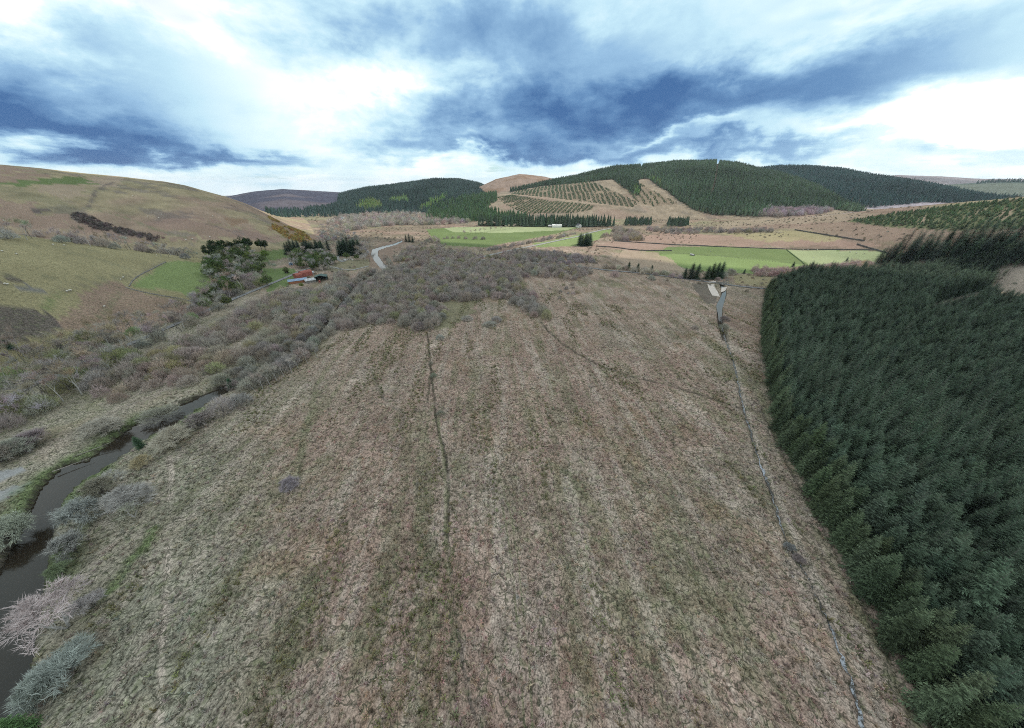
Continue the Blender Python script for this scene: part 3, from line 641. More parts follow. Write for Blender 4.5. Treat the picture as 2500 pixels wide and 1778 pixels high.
def plant_mat(name, col, var=.35, scale=.6, rough=.9, trans=0.0):
    """colour shifted by the plant's own tint and a little noise"""
    m, t, b = material(name)
    at = t.new('ShaderNodeAttribute', attribute_name='tint', attribute_type='INSTANCER')
    n = t.noise(t.new('ShaderNodeTexCoord').outputs['Object'], scale, 1, .5)
    g = t.maprange(n.outputs[0], .3, .7, 1 - var, 1 + var, 'LINEAR')
    c = t.vmath('SCALE', t.vmath('MULTIPLY', at.outputs['Color'], tuple(col)), scale=g)
    d = t.new('ShaderNodeBsdfDiffuse'); t.l.new(c, d.inputs[0])
    out = t.n['Material Output']; t.n.remove(b)
    if trans > 0:
        tr = t.new('ShaderNodeBsdfTranslucent'); t.l.new(c, tr.inputs[0])
        mx = t.new('ShaderNodeMixShader'); mx.inputs[0].default_value = trans
        t.l.new(d.outputs[0], mx.inputs[1]); t.l.new(tr.outputs[0], mx.inputs[2]); t.l.new(mx.outputs[0], out.inputs[0])
    else: t.l.new(d.outputs[0], out.inputs[0])
    return m
m_needle = plant_mat('spruce_needles', (.083, .113, .078), .6, 1.3)
m_bark = plant_mat('bark', (.17, .15, .135), .3, 2)
m_pale = plant_mat('pale_bark', (.42, .40, .38), .25, 2)
m_twig = plant_mat('twigs', (.40, .375, .355), .25, .5)
m_leaf = plant_mat('leaves', (.10, .135, .055), .4, .7, trans=.25)
m_grass = plant_mat('dry_grass', (1, 1, 1), .30, 1.2)

R_ = random.Random(3)
def rvec():
    while True:
        v = Vector((R_.uniform(-1, 1), R_.uniform(-1, 1), R_.uniform(-1, 1)))
        if .05 < v.length < 1: return v.normalized()
def make_spruce(h, rad, whorls, nb, seed, bare=0.08, twigs=5):
    R_.seed(seed); T = MB(); Cn = MB()
    T.tube((0, 0, -.3), (0, 0, h * .5), .024 * h * .5, .012 * h * .6, 6); T.tube((0, 0, h * .5), (0, 0, h * .99), .012 * h * .6, .01, 5)
    for i in range(whorls):
        s = i / (whorls - 1); z = h * (bare + (1 - bare) * s ** .9 * .97)
        k = (1 - z / h) / (1 - bare); r = rad * (min(1.0, k * 1.25) ** .68) * R_.uniform(.85, 1.1) + .12
        n = nb if s < .9 else 4
        for j in range(n):
            a = 2 * math.pi * (j + R_.random() * .7) / n + i * 1.9; rr = r * R_.uniform(.72, 1.12)
            lift = (.55 * s - .22) * rr + R_.uniform(-.1, .1) * rr
            u = Vector((math.cos(a), math.sin(a), 0)); sd = Vector((-math.sin(a), math.cos(a), 0)); base = Vector((0, 0, z))
            def P(q): return base + u * (rr * q) + Vector((0, 0, lift * q - .22 * rr * math.sin(q * 2.2) * (1 - s) + .12 * rr * q * q))
            Cn.tri(P(.0) + sd * .10 * rr, P(.0) - sd * .10 * rr, P(1.03))
            for q in range(twigs):
                f = .18 + .72 * q / (twigs - 1); p = P(f); L = rr * (.50 * (1 - f * .62)) * R_.uniform(.8, 1.2); wd = .13 * rr + .05
                for sg in (-1, 1):
                    e = p + (sd * sg * .85 + u * .62).normalized() * L + Vector((0, 0, -.16 * L + R_.uniform(-.1, .12) * L))
                    Cn.tri(p - u * wd * .5, p + u * wd * .5, e)
    return T, Cn
def make_far_spruce(h, rad, seed):
    R_.seed(seed); Cn = MB(); tiers = 6
    for i in range(tiers):
        z0 = h * (.06 + .86 * i / tiers); z1 = min(h, z0 + h * .34); r = rad * (1 - i / tiers * .92) * R_.uniform(.9, 1.1); k = 7; ph = R_.random() * 6
        for j in range(k):
            a0 = ph + 2 * math.pi * j / k; a1 = ph + 2 * math.pi * (j + 1) / k; am = (a0 + a1) / 2; rm = r * .62
            A = (r * math.cos(a0), r * math.sin(a0), z0 + R_.uniform(-.3, .3)); B = (rm * math.cos(am), rm * math.sin(am), z0 + .5); D_ = (r * math.cos(a1), r * math.sin(a1), z0)
            Cn.tri(A, B, (0, 0, z1)); Cn.tri(B, D_, (0, 0, z1))
    return Cn
def grow_tree(T, Cn, p, d, L, r, lev, spread, twig_len, twig_n, up=.15):
    """recursive limbs; the last level throws twigs into the crown mesh"""
    segs = 2 if lev > 0 else 1; q = p
    for sgm in range(segs):
        d = (d + rvec() * .16 + Vector((0, 0, up * .4))).normalized(); e = q + d * (L / segs)
        r1 = r * (.82 if sgm == 0 else .66)
        (T if lev >= 1 else Cn).tube(q, e, r, r1, 5 if lev > 1 else 3); q = e; r = r1
    if lev == 0:
        for i in range(twig_n):
            dd = (d * .75 + rvec() * .75 + Vector((0, 0, up))).normalized(); l = twig_len * R_.uniform(.5, 1.2); s0 = q - d * L * R_.uniform(0, .9)
            sd = dd.orthogonal().normalized(); w = .035 * (twig_len ** .5); m = s0 + dd * l * .5 + rvec() * l * .08
            Cn.tri(s0 - sd * w, s0 + sd * w, s0 + dd * l)
            if i % 2 == 0:
                d2 = (dd + rvec() * .8).normalized(); Cn.tri(m - sd * w * .8, m + sd * w * .8, m + d2 * l * .6)
        return
    n = 3 if lev > 1 else 4
    for i in range(n):
        dd = (d * R_.uniform(.6, 1.0) + rvec() * spread + Vector((0, 0, up))).normalized()
        grow_tree(T, Cn, q - d * L * R_.uniform(0, .35), dd, L * R_.uniform(.62, .82), r * R_.uniform(.55, .75), lev - 1, spread, twig_len, twig_n, up)
def make_bare(h, seed, spread=.7, stems=1, lev=3, twig_n=9, lean=0.15, trunk=.3, twig=1.0):
    R_.seed(seed); T = MB(); Cn = MB()
    for s in range(stems):
        d = Vector((R_.uniform(-lean, lean), R_.uniform(-lean, lean), 1)) if stems == 1 else (Vector((math.cos(s * 6.28 / stems), math.sin(s * 6.28 / stems), 0)) * R_.uniform(.3, .6) + Vector((0, 0, 1)))
        grow_tree(T, Cn, Vector((0, 0, -.3)), d.normalized(), h * trunk, h * .0125, lev, spread, h * .11 * twig, twig_n)
    return T, Cn
def make_dome(rx, h, seed, n=620, stems=9, twig=.42, wid=.04):
    """dense grey willow bush: many rods from one root, twigs out to a rounded top"""
    R_.seed(seed); T = MB(); Cn = MB(); lobes = [(rvec(), R_.uniform(.12, .3)) for _ in range(7)]
    def top(v):
        k = 1.0 + sum(w * max(0, v.dot(l)) ** 4 for l, w in lobes) - .18
        return Vector((v.x * rx * k, v.y * rx * k, max(.03, v.z) * h * k))
    for s in range(stems):
        v = rvec(); v.z = abs(v.z) * .8 + .35; v.normalize(); e = top(v) * .8; m = e * .5 + Vector((0, 0, .12 * h)); T.tube((v.x * .15, v.y * .15, -.2), m, .09, .06, 4); T.tube(m, e, .06, .02, 3)
    for i in range(n):
        v = rvec(); v.z = abs(v.z); q = R_.uniform(.45, .98) ** .7; p = top(v) * q
        dd = (v * .8 + Vector((0, 0, .75)) + rvec() * .55).normalized(); l = rx * twig * R_.uniform(.6, 1.2)
        sd = dd.cross(rvec()).normalized(); Cn.tri(p - sd * wid, p + sd * wid, p + dd * l)
        d2 = (dd + rvec() * .6).normalized(); p2 = p + dd * l * .35; Cn.tri(p2 - sd * wid * .8, p2 + sd * wid * .8, p2 + d2 * l * .7)
    return T, Cn
def make_leafy(h, rx, seed, n=900, leaf=.34, base=.22, clumps=26):
    R_.seed(seed); T = MB(); Cn = MB()
    T.tube((0, 0, -.3), (0, 0, h * .4), .03 * h, .02 * h, 6)
    cl = []
    for i in range(clumps):
        v = rvec(); v.z = v.z * .5 + .3 * abs(v.z); p = Vector((v.x * rx * .75, v.y * rx * .75, h * (base + (1 - base) * .5) + v.z * h * (1 - base) * .52)); cl.append((p, R_.uniform(.28, .48) * rx))
        T.tube((0, 0, h * R_.uniform(.25, .45)), p, .011 * h, .004 * h, 3)
    for i in range(n):
        p, r = cl[R_.randrange(clumps)]; v = rvec(); c = p + v * r * R_.uniform(.55, 1.0) ** .5
        nn = (v + rvec() * .7).normalized(); a = nn.orthogonal().normalized(); a = (a + nn.cross(a) * R_.uniform(-1, 1)).normalized(); b = nn.cross(a); s = leaf * R_.uniform(.6, 1.3)
        Cn.tri(c - a * s - b * s * .4, c + a * s - b * s * .5, c + b * s * .9)
    return T, Cn
def make_tuft(seed, n=14, w=.36, h=.42):
    R_.seed(seed); Cn = MB()
    for i in range(n):
        a = R_.uniform(0, 6.283); q = R_.uniform(.2, 1); p = Vector((math.cos(a) * w * .3 * q, math.sin(a) * w * .3 * q, -.05))
        e = p + Vector((math.cos(a + R_.uniform(-.5, .5)) * w * q * 1.3, math.sin(a + R_.uniform(-.5, .5)) * w * q * 1.3, h * R_.uniform(.5, 1.1)))
        m = (p + e) * .5 + Vector((0, 0, h * .3)); sd = Vector((-math.sin(a), math.cos(a), 0)) * .075
        Cn.tri(p - sd, p + sd, m + sd * .8); Cn.tri(m - sd * .3, m + sd * .9, e)
    return Cn

def pair(name, TC, mt, mc):
    T, Cn = TC
    return (T.mesh(name + '_trunk', mt), Cn.mesh(name + '_crown', mc))
def whole(name, TC, mt, mc):
    """trunk and crown in one mesh, for far trees"""
    T, Cn = TC; M2 = MB().join(T); k = len(M2.f); M2.join(Cn); me = M2.mesh(name, mt, mc)
    idx = np.zeros(len(me.polygons), np.int32); idx[k:] = 1; me.polygons.foreach_set('material_index', idx); return me
SPRUCE_N = [make_spruce(14.0 + .5 * i, 2.6, 24, 8, 100 + i) for i in range(4)]
SPRUCE = [pair('spruce', s, m_bark, m_needle) for s in SPRUCE_N]
SPRUCE_MID = [whole('spruce_mid', make_spruce(14.5, 2.6, 15, 6, 130 + i, twigs=3), m_bark, m_needle) for i in range(3)]
SPRUCE_BARE = [pair('tall_spruce', make_spruce(18.0, 2.0, 15, 6, 150 + i, bare=.55, twigs=4), m_bark, m_needle) for i in range(2)]
SPRUCE_TALL = [pair('tall_spruce', make_spruce(19.0, 4.0, 22, 9, 160 + i, bare=.15, twigs=4), m_bark, m_needle) for i in range(2)]
SPRUCE_FAR = [make_far_spruce(15, 3.0, 170 + i).mesh('spruce_far', m_needle) for i in range(4)]
BARE = [pair('bare_tree', make_bare(16.5, 200 + i, .75, 1, 3, 9), m_bark, m_twig) for i in range(4)]
BARE_PALE = [pair('bare_tree', make_bare(11.5, 220 + i, .85, 3, 3, 7, trunk=.26), m_pale, m_twig) for i in range(3)]
BARE_BIG = [pair('bare_tree', make_bare(8.6, 227, .75, 4, 4, 5, trunk=.24, twig=.8), m_pale, m_twig)]
BIRCH = [pair('birch', make_bare(17.5, 240 + i, .45, 1, 3, 9, lean=.1, trunk=.36, twig=1.0), m_pale, m_twig) for i in range(3)]
PARK = [pair('park_tree', make_bare(17.0, 260 + i, .8, 1, 3, 16, trunk=.26, twig=1.15), m_bark, m_twig) for i in range(3)]
DOME = [pair('willow', make_dome(3.9, 5.0, 280 + i, n=950, wid=.05), m_bark, m_twig) for i in range(4)]
DOME_W = [whole('willow_far', make_dome(3.9, 5.0, 290 + i, n=520, stems=4, wid=.075), m_bark, m_twig) for i in range(3)]
SHRUB = [pair('shrub', make_bare(10.5, 270 + i, .85, 9, 3, 13, trunk=.22, twig=1.15), m_bark, m_twig) for i in range(3)]
LEAFY = [pair('broadleaf', make_leafy(12, 5.2, 300 + i, n=1500, leaf=.46, base=.10, clumps=34), m_bark, m_leaf) for i in range(3)]
PINE = [pair('pine', make_leafy(14, 5.0, 320 + i, n=1400, leaf=.5, base=.22, clumps=30), m_bark, m_leaf) for i in range(3)]
TUFT = [make_tuft(400 + i).mesh('grass_tuft', m_grass) for i in range(4)]

COUNT = {}
def put_tree(name, meshes, x, y, rz, s, tint, label, cat, group, z=None, tilt=(0, 0), parts=True):
    root = bpy.data.objects.new(name, None if parts else meshes); root.empty_display_size = .5
    root.location = (x, y, float(height(x, y)) - .05 if z is None else z); root.rotation_euler = (tilt[0], tilt[1], rz)
    root.scale = (s, s, s) if np.isscalar(s) else s
    link(root); tag(root, label, cat, group)
    if parts:
        for me, nm, tn in ((meshes[0], 'trunk', (1.0, 1.0, 1.0)), (meshes[1], 'crown', tint)):
            c = bpy.data.objects.new(nm, me); c.parent = root; link(c); c['tint'] = [float(q) for q in tn]
    else: root['tint'] = [float(q) for q in tint]
    return root

def scatter(name, P, rot, scl, tint, pid, protos, label, mat=None):
    """one uncountable mass as a single object"""
    me = bpy.data.meshes.new(name); n = len(P); me.vertices.add(n); me.vertices.foreach_set('co', np.asarray(P, np.float32).ravel())
    def att(nm, typ, key, arr):
        a = me.attributes.new(nm, typ, 'POINT'); a.data.foreach_set(key, np.ascontiguousarray(arr).ravel())
    att('rot', 'FLOAT_VECTOR', 'vector', np.asarray(rot, np.float32)); att('scl', 'FLOAT_VECTOR', 'vector', np.asarray(scl, np.float32))
    att('tint', 'FLOAT_COLOR', 'color', np.column_stack([tint, np.ones(n)]).astype(np.float32)); att('pid', 'INT', 'value', np.asarray(pid, np.int32))
    o = mkobj(name, me); g = bpy.data.node_groups.new(name, 'GeometryNodeTree')
    g.interface.new_socket('Geometry', in_out='INPUT', socket_type='NodeSocketGeometry'); g.interface.new_socket('Geometry', in_out='OUTPUT', socket_type='NodeSocketGeometry')
    N = g.nodes; L = g.links; gi = N.new('NodeGroupInput'); go = N.new('NodeGroupOutput'); iop = N.new('GeometryNodeInstanceOnPoints')
    join = N.new('GeometryNodeJoinGeometry')
    for pm in protos:
        po = bpy.data.objects.new(name + '_shape', pm); oi = N.new('GeometryNodeObjectInfo'); oi.inputs['Object'].default_value = po; oi.inputs['As Instance'].default_value = True
        L.new(oi.outputs['Geometry'], join.inputs[0])
    def named(nm, typ):
        a = N.new('GeometryNodeInputNamedAttribute'); a.data_type = typ; a.inputs['Name'].default_value = nm; return a.outputs['Attribute']
    L.new(gi.outputs[0], iop.inputs['Points']); L.new(join.outputs[0], iop.inputs['Instance']); iop.inputs['Pick Instance'].default_value = True
    L.new(named('pid', 'INT'), iop.inputs['Instance Index']); e2r = N.new('FunctionNodeEulerToRotation')
    L.new(named('rot', 'FLOAT_VECTOR'), e2r.inputs[0]); L.new(e2r.outputs[0], iop.inputs['Rotation']); L.new(named('scl', 'FLOAT_VECTOR'), iop.inputs['Scale'])
    L.new(iop.outputs[0], go.inputs[0]); md = o.modifiers.new('scatter', 'NODES'); md.node_group = g
    return tag(o, label, kind='stuff')
def jitter_grid(x0, x1, y0, y1, step, jit=.42):
    nx = max(1, int((x1 - x0) / step)); ny = max(1, int((y1 - y0) / step))
    X, Y = np.meshgrid(x0 + (np.arange(nx) + .5) * step, y0 + (np.arange(ny) + .5) * step)
    X = X + rng.uniform(-jit, jit, X.shape) * step; Y = Y + rng.uniform(-jit, jit, Y.shape) * step
    return X.ravel(), Y.ravel()
def in_photo(x, y, poly, zoff=0.0, h=None):
    z = height(x, y) if h is None else h
    px, py = project(x, y, z + zoff); return inpoly(px, py, poly) & (y > 0)
def poly_pts(poly, step, jit=.42, r=(0, 9000)):
    """jittered points on the ground inside a photo outline (outline taken on the flat valley floor)"""
    W = hit([p[0] for p in poly], [p[1] for p in poly]); x, y = jitter_grid(W[:, 0].min(), W[:, 0].max(), W[:, 1].min(), W[:, 1].max(), step, jit)
    k = in_photo(x, y, poly) & (np.hypot(x, y) > r[0]) & (np.hypot(x, y) < r[1]); return x[k], y[k]
def euler(n, tilt=.05): return np.column_stack([rng.uniform(-tilt, tilt, n), rng.uniform(-tilt, tilt, n), rng.uniform(0, 6.283, n)])
def tints(n, base, var=.12, hue=.05):
    b = np.asarray(base)[None] * (1 + rng.normal(0, var, (n, 1))); return np.clip(b * (1 + rng.normal(0, hue, (n, 3))), .02, 6)

# ------------------------------------------------------------------ spruce plantation on the right
EDGE = [(1868, 706), (1862, 735), (1856, 800), (1856, 860), (1862, 940), (1872, 1010), (1905, 1100), (1955, 1190), (2015, 1310), (2115, 1500), (2235, 1778), (2330, 2050)]
edge_w = hitz(*np.array(EDGE, float).T)
back_w = hitz(*np.array([(1885, 672), (1960, 645), (2080, 642), (2200, 640), (2300, 636), (2430, 640), (2440, 700), (2500, 712), (2620, 715)], float).T, 14.0)
far_r = np.array([[620, 330], [560, 120], [330, -40], [60, -35]])
PLANT = np.concatenate([edge_w, far_r[::-1], back_w[::-1]])
GAP = [(2225, 768), (2285, 738), (2360, 720), (2425, 708), (2428, 724), (2350, 756), (2280, 782)]
x, y = jitter_grid(20, 640, -40, 620, 2.8, .38)
k = inpoly_w(x, y, PLANT); x, y = x[k], y[k]
z = height(x, y); px, py = project(x, y, z)
de, _ = segdist(x, y, edge_w)
k = ~inpoly(px, py, GAP) & (px < 2900) & (de > .9); x, y, z = x[k], y[k], z[k]; de = de[k]
tpx, tpy = project(x, y, z + 11); r = np.hypot(x, y)
inview = (tpx > -20) & (tpx < 2540) & (tpy < 1830)
size = np.where(inview, 1.0 / r, 0)                       # nearest in view show largest
pick = np.argsort(-size)[:300]; rest = np.ones(len(x), bool); rest[pick] = False
hs = .84 + .34 * fbm(x, y, 14, 3, 55) + rng.normal(0, .10, len(x)); hs *= np.where(de < 4, .82, 1.0)
tn = tints(len(x), (1, 1, 1), .20, .025); edge_t = de < 5; tn[edge_t] *= np.array([1.25, 1.18, 1.0])[None]
for i in pick:
    put_tree('spruce_tree', SPRUCE[i % 4], x[i], y[i], rng.uniform(0, 6.28), float(hs[i]), tn[i], 'dark green spruce standing in the dense plantation on the right', 'spruce', 'spruces in the plantation',
             float(z[i]) - .05, tuple(rng.uniform(-.04, .04, 2)))
i = np.nonzero(rest)[0]; ri = r[i]
pid = np.where(ri < 210, rng.integers(0, 4, len(i)), 4 + rng.integers(0, 3, len(i)))
scatter('spruce_plantation', np.column_stack([x[i], y[i], z[i]]), euler(len(i)), np.repeat(hs[i][:, None], 3, 1), tn[i], pid,
        [whole('spruce_near', s, m_bark, m_needle) for s in SPRUCE_N] + SPRUCE_MID, 'dense dark green spruce plantation reaching back on the right')
# bare-stemmed spruces behind the windthrow gap
def row(pix, n, jit=0.0, z=0.0):
    P = resample(hitz(*smooth_line(pix, 6).T, z), .5); j = np.linspace(0, len(P) - 1, n).astype(int); return P[j] + rng.normal(0, jit, (n, 2))
for (xx, yy) in np.concatenate([row([(2225, 740), (2290, 720), (2360, 708), (2440, 700)], 30, 1.2), row([(2235, 728), (2300, 710), (2370, 700), (2450, 694)], 26, 1.5)]):
    put_tree('bare_stemmed_spruce', SPRUCE_BARE[rng.integers(2)], xx, yy, rng.uniform(0, 6.28), float(rng.uniform(.72, .92)), tints(1, (1.1, 1.08, 1.0))[0], 'spruce with tall bare stem behind the gap of fallen trunks', 'spruce', 'bare stemmed spruces behind the gap', tilt=tuple(rng.uniform(-.06, .06, 2)))
# tall spruces further back
tx, ty = poly_pts([(2128, 648), (2300, 650), (2440, 662), (2600, 655), (2600, 578), (2400, 588), (2300, 598), (2200, 614), (2140, 632)], 6.8, .45, (380, 900))
ti = np.argsort(np.hypot(tx, ty))[:190]; TALL = np.column_stack([tx[ti], ty[ti]])
for (xx, yy) in TALL:
    put_tree('tall_spruce', SPRUCE_TALL[rng.integers(2)], xx, yy, rng.uniform(0, 6.28), float(rng.uniform(.8, 1.5)), tints(1, (1.1, 1.15, 1.2), .25)[0], 'tall ragged spruce in the stand beyond the plantation', 'spruce', 'tall spruces beyond the plantation', tilt=tuple(rng.uniform(-.05, .05, 2)))
# fallen trunks
m_log = flat_mat('dead_wood', (.34, .30, .27), .35, 3)
def log_mesh(L, r, seed):
    R_.seed(seed); T = MB(); q = Vector((-L / 2, 0, 0)); d = Vector((1, 0, 0))
    for i in range(4):
        d = (d + rvec() * .04).normalized(); e = q + d * L / 4; T.tube(q, e, r * (1 - .2 * i), r * (1 - .2 * (i + 1)) + .01, 6)
        for j in range(4):
            s = q + d * R_.uniform(0, L / 4); v = rvec(); v.x *= .4; T.tube(s, s + v * R_.uniform(.5, 1.4), r * .22, .01, 3)
        q = e
    return T.mesh('fallen_trunk', m_log)
LOGS = [log_mesh(9, .2, 500 + i) for i in range(3)]
W = hit(*np.array([(2250 + 13.5 * (i % 13) + rng.uniform(-6, 6), 752 - 3.1 * (i % 13) + rng.uniform(-7, 12)) for i in range(34)]).T)
for i, w in enumerate(W):
    o = mkobj('fallen_trunk', LOGS[i % 3]); o.location = (w[0], w[1], w[2] + rng.uniform(.25, 1.1)); o.rotation_euler = (rng.uniform(0, 6), rng.uniform(-.12, .12) if i % 3 else rng.uniform(-.55, -.3), rng.uniform(-.5, .7) + (2.2 if i % 5 == 0 else 0))
    tag(o, 'grey fallen spruce trunk lying in the windthrow gap', 'fallen trunk', 'fallen trunks in the gap')

# ------------------------------------------------------------------ forests on the hills
K = list(_R.keys())
def hill_forest(name, dom_key, poly, step, rr, label, base=(1, 1, 1), patches=(), gaps=(), size=1.0, over=60, protos=None, keep=None):
    azs, Rr = _R[dom_key][0], _R[dom_key][1]
    amin, amax = math.radians(-50), math.radians(62)
    x, y = jitter_grid(-2200, 3000, rr[0] * .55, rr[1], step)
    r = np.hypot(x, y); a = np.arctan2(x, y); k = (r > rr[0]) & (r < rr[1]) & (a > amin) & (a < amax) & (r < np.interp(a, azs, Rr) + over); x, y, r, a = x[k], y[k], r[k], a[k]
    z = height(x, y); px, py = project(x, y, z); d = dominant(x, y)
    k = inpoly(px, py, poly) & (d == K.index(dom_key)) 
    for gp in gaps:
        w = np.array(gp[:-1]); dd, _ = segdist(px, py, w); k &= dd > gp[-1]
    if keep is not None: k &= keep(x, y, px, py)
    x, y, z, px, py = x[k], y[k], z[k], px[k], py[k]; n = len(x)
    tn = tints(n, base, .16, .05) * (0.55 + .9 * fbm(x, y, 130, 4, 66))[:, None]
    for pp, c in patches:
        m = inpoly(px + rng.normal(0, 3, n), py + rng.normal(0, 1.5, n), pp); tn[m] = tints(int(m.sum()), c, .15, .08)
    s = rng.uniform(.75, 1.2, n) * size
    pr = protos or SPRUCE_FAR
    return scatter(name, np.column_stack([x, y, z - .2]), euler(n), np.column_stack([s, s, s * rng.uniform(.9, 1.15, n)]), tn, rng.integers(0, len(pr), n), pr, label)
LARCH = (2.1, 2.05, 1.25)
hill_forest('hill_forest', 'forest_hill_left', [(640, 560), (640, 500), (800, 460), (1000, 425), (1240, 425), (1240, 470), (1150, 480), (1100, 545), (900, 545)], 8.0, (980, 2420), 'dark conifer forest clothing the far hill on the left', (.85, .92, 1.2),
            patches=[([(872, 515), (880, 500), (905, 488), (930, 500), (935, 512)], LARCH), ([(788, 500), (800, 490), (812, 497), (800, 502)], LARCH), ([(950, 490), (990, 484), (995, 496), (955, 498)], (2.2, 2.3, 1.5)), ([(1010, 520), (1060, 490), (1090, 480), (1090, 490), (1050, 510)], (2.0, 2.2, 1.3))])
hill_forest('hill_forest', 'felled_hill', FOREST_R, 7.2, (980, 2080), 'green conifer forest over the long central ridge', (1.2, 1.24, 1.12), size=1.08,
            patches=[([(1583, 434), (1600, 440), (1625, 462), (1612, 458)], LARCH), ([(1545, 470), (1552, 455), (1562, 478)], (2.0, 2.3, 1.3))], gaps=[[(1752, 398), (1748, 430), (1738, 471), 3.2], [(1560, 405), (1600, 440), 2.6], [(1814, 438), (1830, 455), (1870, 484), 2.4], [(1890, 458), (1930, 492), 2.6]])
hill_forest('hill_forest', 'forest_hill_right', [(1700, 480), (1760, 390), (1980, 385), (2200, 415), (2480, 480), (2480, 500), (2260, 495), (2075, 512), (2006, 500), (1900, 450)], 9.0, (1480, 2780), 'conifer forest on the second hill at right, tinted blue for haze', (.62, .82, 1.12), size=1.15,  # haze and shade of the farther hill put into the tree tint
            patches=[([(1915, 446), (1925, 442), (2008, 494), (1990, 495)], LARCH)])
# young trees planted in rows on the felled slope
pA = hit([1309, 1278], [499, 518]); pB = hit([1418, 1432], [448, 480]); 
def rows_keep(p, spacing, duty):
    d = (p[0] - p[1])[:2]; d = d / np.linalg.norm(d); nrm = np.array([-d[1], d[0]])
    def f(x, y, px, py):
        s = (x * nrm[0] + y * nrm[1] + (fbm(x, y, 90, 2, 5) - .5) * 14) / spacing; return ((s % 1.0) < duty) & (fbm(x, y, 40, 3, 25) > .33)
    return f
YOUNG = [make_far_spruce(3.6, 2.0, 190 + i).mesh('young_spruce', m_needle) for i in range(2)]
hill_forest('young_spruce_rows', 'felled_hill', ROWS_A, 3.6, (880, 1700), 'rows of young spruces on the lower felled slope', (1.35, 1.35, 1.1), protos=YOUNG, size=.75, keep=rows_keep(pA, 13, .64))
hill_forest('young_spruce_rows', 'felled_hill', ROWS_B, 3.8, (880, 1950), 'rows of young spruces on the upper felled slope', (1.3, 1.3, 1.1), protos=YOUNG, size=.75, keep=rows_keep(pB, 14, .6))
hill_forest('young_spruce_rows', 'felled_hill', ROWS_C, 5.5, (880, 2000), 'thin rows of young spruces beside the forest edge', (1.7, 1.6, 1.25), protos=YOUNG, keep=rows_keep(pB, 20, .45))
hill_forest('young_plantation', 'right_rise', [(2072, 541), (2150, 527), (2300, 506), (2500, 486), (2900, 440), (2900, 600), (2500, 560), (2290, 560), (2150, 551)], 4.6, (500, 960), 'young green plantation covering the rise at far right', (1.25, 1.25, 1.0), protos=YOUNG, over=30,
            keep=lambda x, y, px, py: fbm(x, y, 70, 3, 45) < .66)
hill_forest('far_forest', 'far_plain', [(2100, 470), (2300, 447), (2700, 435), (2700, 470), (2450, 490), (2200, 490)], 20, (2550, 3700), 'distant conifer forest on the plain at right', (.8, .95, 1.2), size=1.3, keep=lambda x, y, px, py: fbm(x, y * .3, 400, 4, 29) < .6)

# ------------------------------------------------------------------ conifer belt and clumps in the valley
def belt(poly, step, label, group, s0=.9, s1=1.25, tint=(1, 1, 1), meshes=SPRUCE_FAR, r=(300, 1600), cap=130):
    x, y = poly_pts(poly, step, .4, r)
    o = np.argsort(np.hypot(x, y))[:cap]
    for i in o:
        put_tree('belt_spruce', meshes[rng.integers(len(meshes))], x[i], y[i], rng.uniform(0, 6.28), float(rng.uniform(s0, s1)), tints(1, tint)[0], label, 'spruce', group, parts=False)
belt([(1170, 548), (1215, 541), (1285, 546), (1430, 546), (1497, 546), (1497, 554), (1430, 555), (1284, 554), (1170, 552)], 6.5, 'spruce in the dark belt behind the white farm buildings', 'spruces in the valley belt', 1.35, 1.8, cap=190)
belt([(1525, 543), (1590, 545), (1590, 551), (1525, 552)], 8.0, 'small spruce in the short row right of the valley belt', 'spruces right of the valley belt', .9, 1.2)
belt([(1630, 547), (1678, 548), (1678, 554), (1630, 554)], 8.0, 'spruce in the square block below the forest hill', 'spruces in the square block', 1.1, 1.35)
def woodland(name, poly, step, protos, label, base, r=(300, 2000), s=(.8, 1.2), var=.15, nat=None):
    x, y = poly_pts(poly, step, .42, r); n = len(x); sc_ = rng.uniform(*s, n)
    if n == 0: return
    return scatter(name, np.column_stack([x, y, height(x, y) - .1]), euler(n), np.repeat(sc_[:, None], 3, 1), tints(n, base, var, .06), rng.integers(0, len(protos), n), protos, label)
woodland('valley_wood', [(1040, 538), (1060, 510), (1135, 485), (1213, 476), (1213, 492), (1180, 512), (1230, 528), (1285, 532), (1285, 547), (1150, 548)], 9, SPRUCE_FAR, 'mixed conifer wood on the lower slope left of the rows', (1.15, 1.3, 1.0), (850, 1600), (1.1, 1.5))
woodland('far_wood', [(640, 522), (700, 510), (780, 518), (880, 524), (880, 532), (780, 530), (690, 532)], 13, SPRUCE_FAR, 'dark far trees below the haze-tinted hill at valley end', (.8, .9, 1.2), (900, 1700), (.7, 1.2))
x, y = jitter_grid(-700, 900, 250, 1100, 9.0, .5); r = np.hypot(x, y); dm = dominant(x, y); zf = height(x, y); px, py = project(x, y, zf)
k = (r > 330) & (r < 1150) & ((dm < 0) | (dm == K.index('right_rise'))) & (fbm(x, y, 70, 3, 88) > .53) & (rng.random(len(x)) < .6)
for zn in ZONES:
    if zn[1] in ('green', 'bright', 'paleg'): k &= ~inpoly(px, py, zn[0])
x, y, zf = x[k], y[k], zf[k]; n = len(x); s = rng.uniform(.10, .34, n)
scatter('rough_scrub', np.column_stack([x, y, zf]), euler(n), np.column_stack([s * 1.3, s * 1.3, s]), tints(n, (.62, .58, .48), .2, .08), rng.integers(0, 3, n), DOME_W, 'low rushes and scrub dotted over the rough valley ground')
woodland('far_scrub_wood', [(800, 548), (830, 532), (960, 520), (1090, 528), (1150, 545), (1060, 550), (940, 552), (850, 565)], 12, DOME_W, 'distant grey scrub and trees across the valley floor', (1.05, 1.0, .95), (600, 1500), (1.2, 2.0))
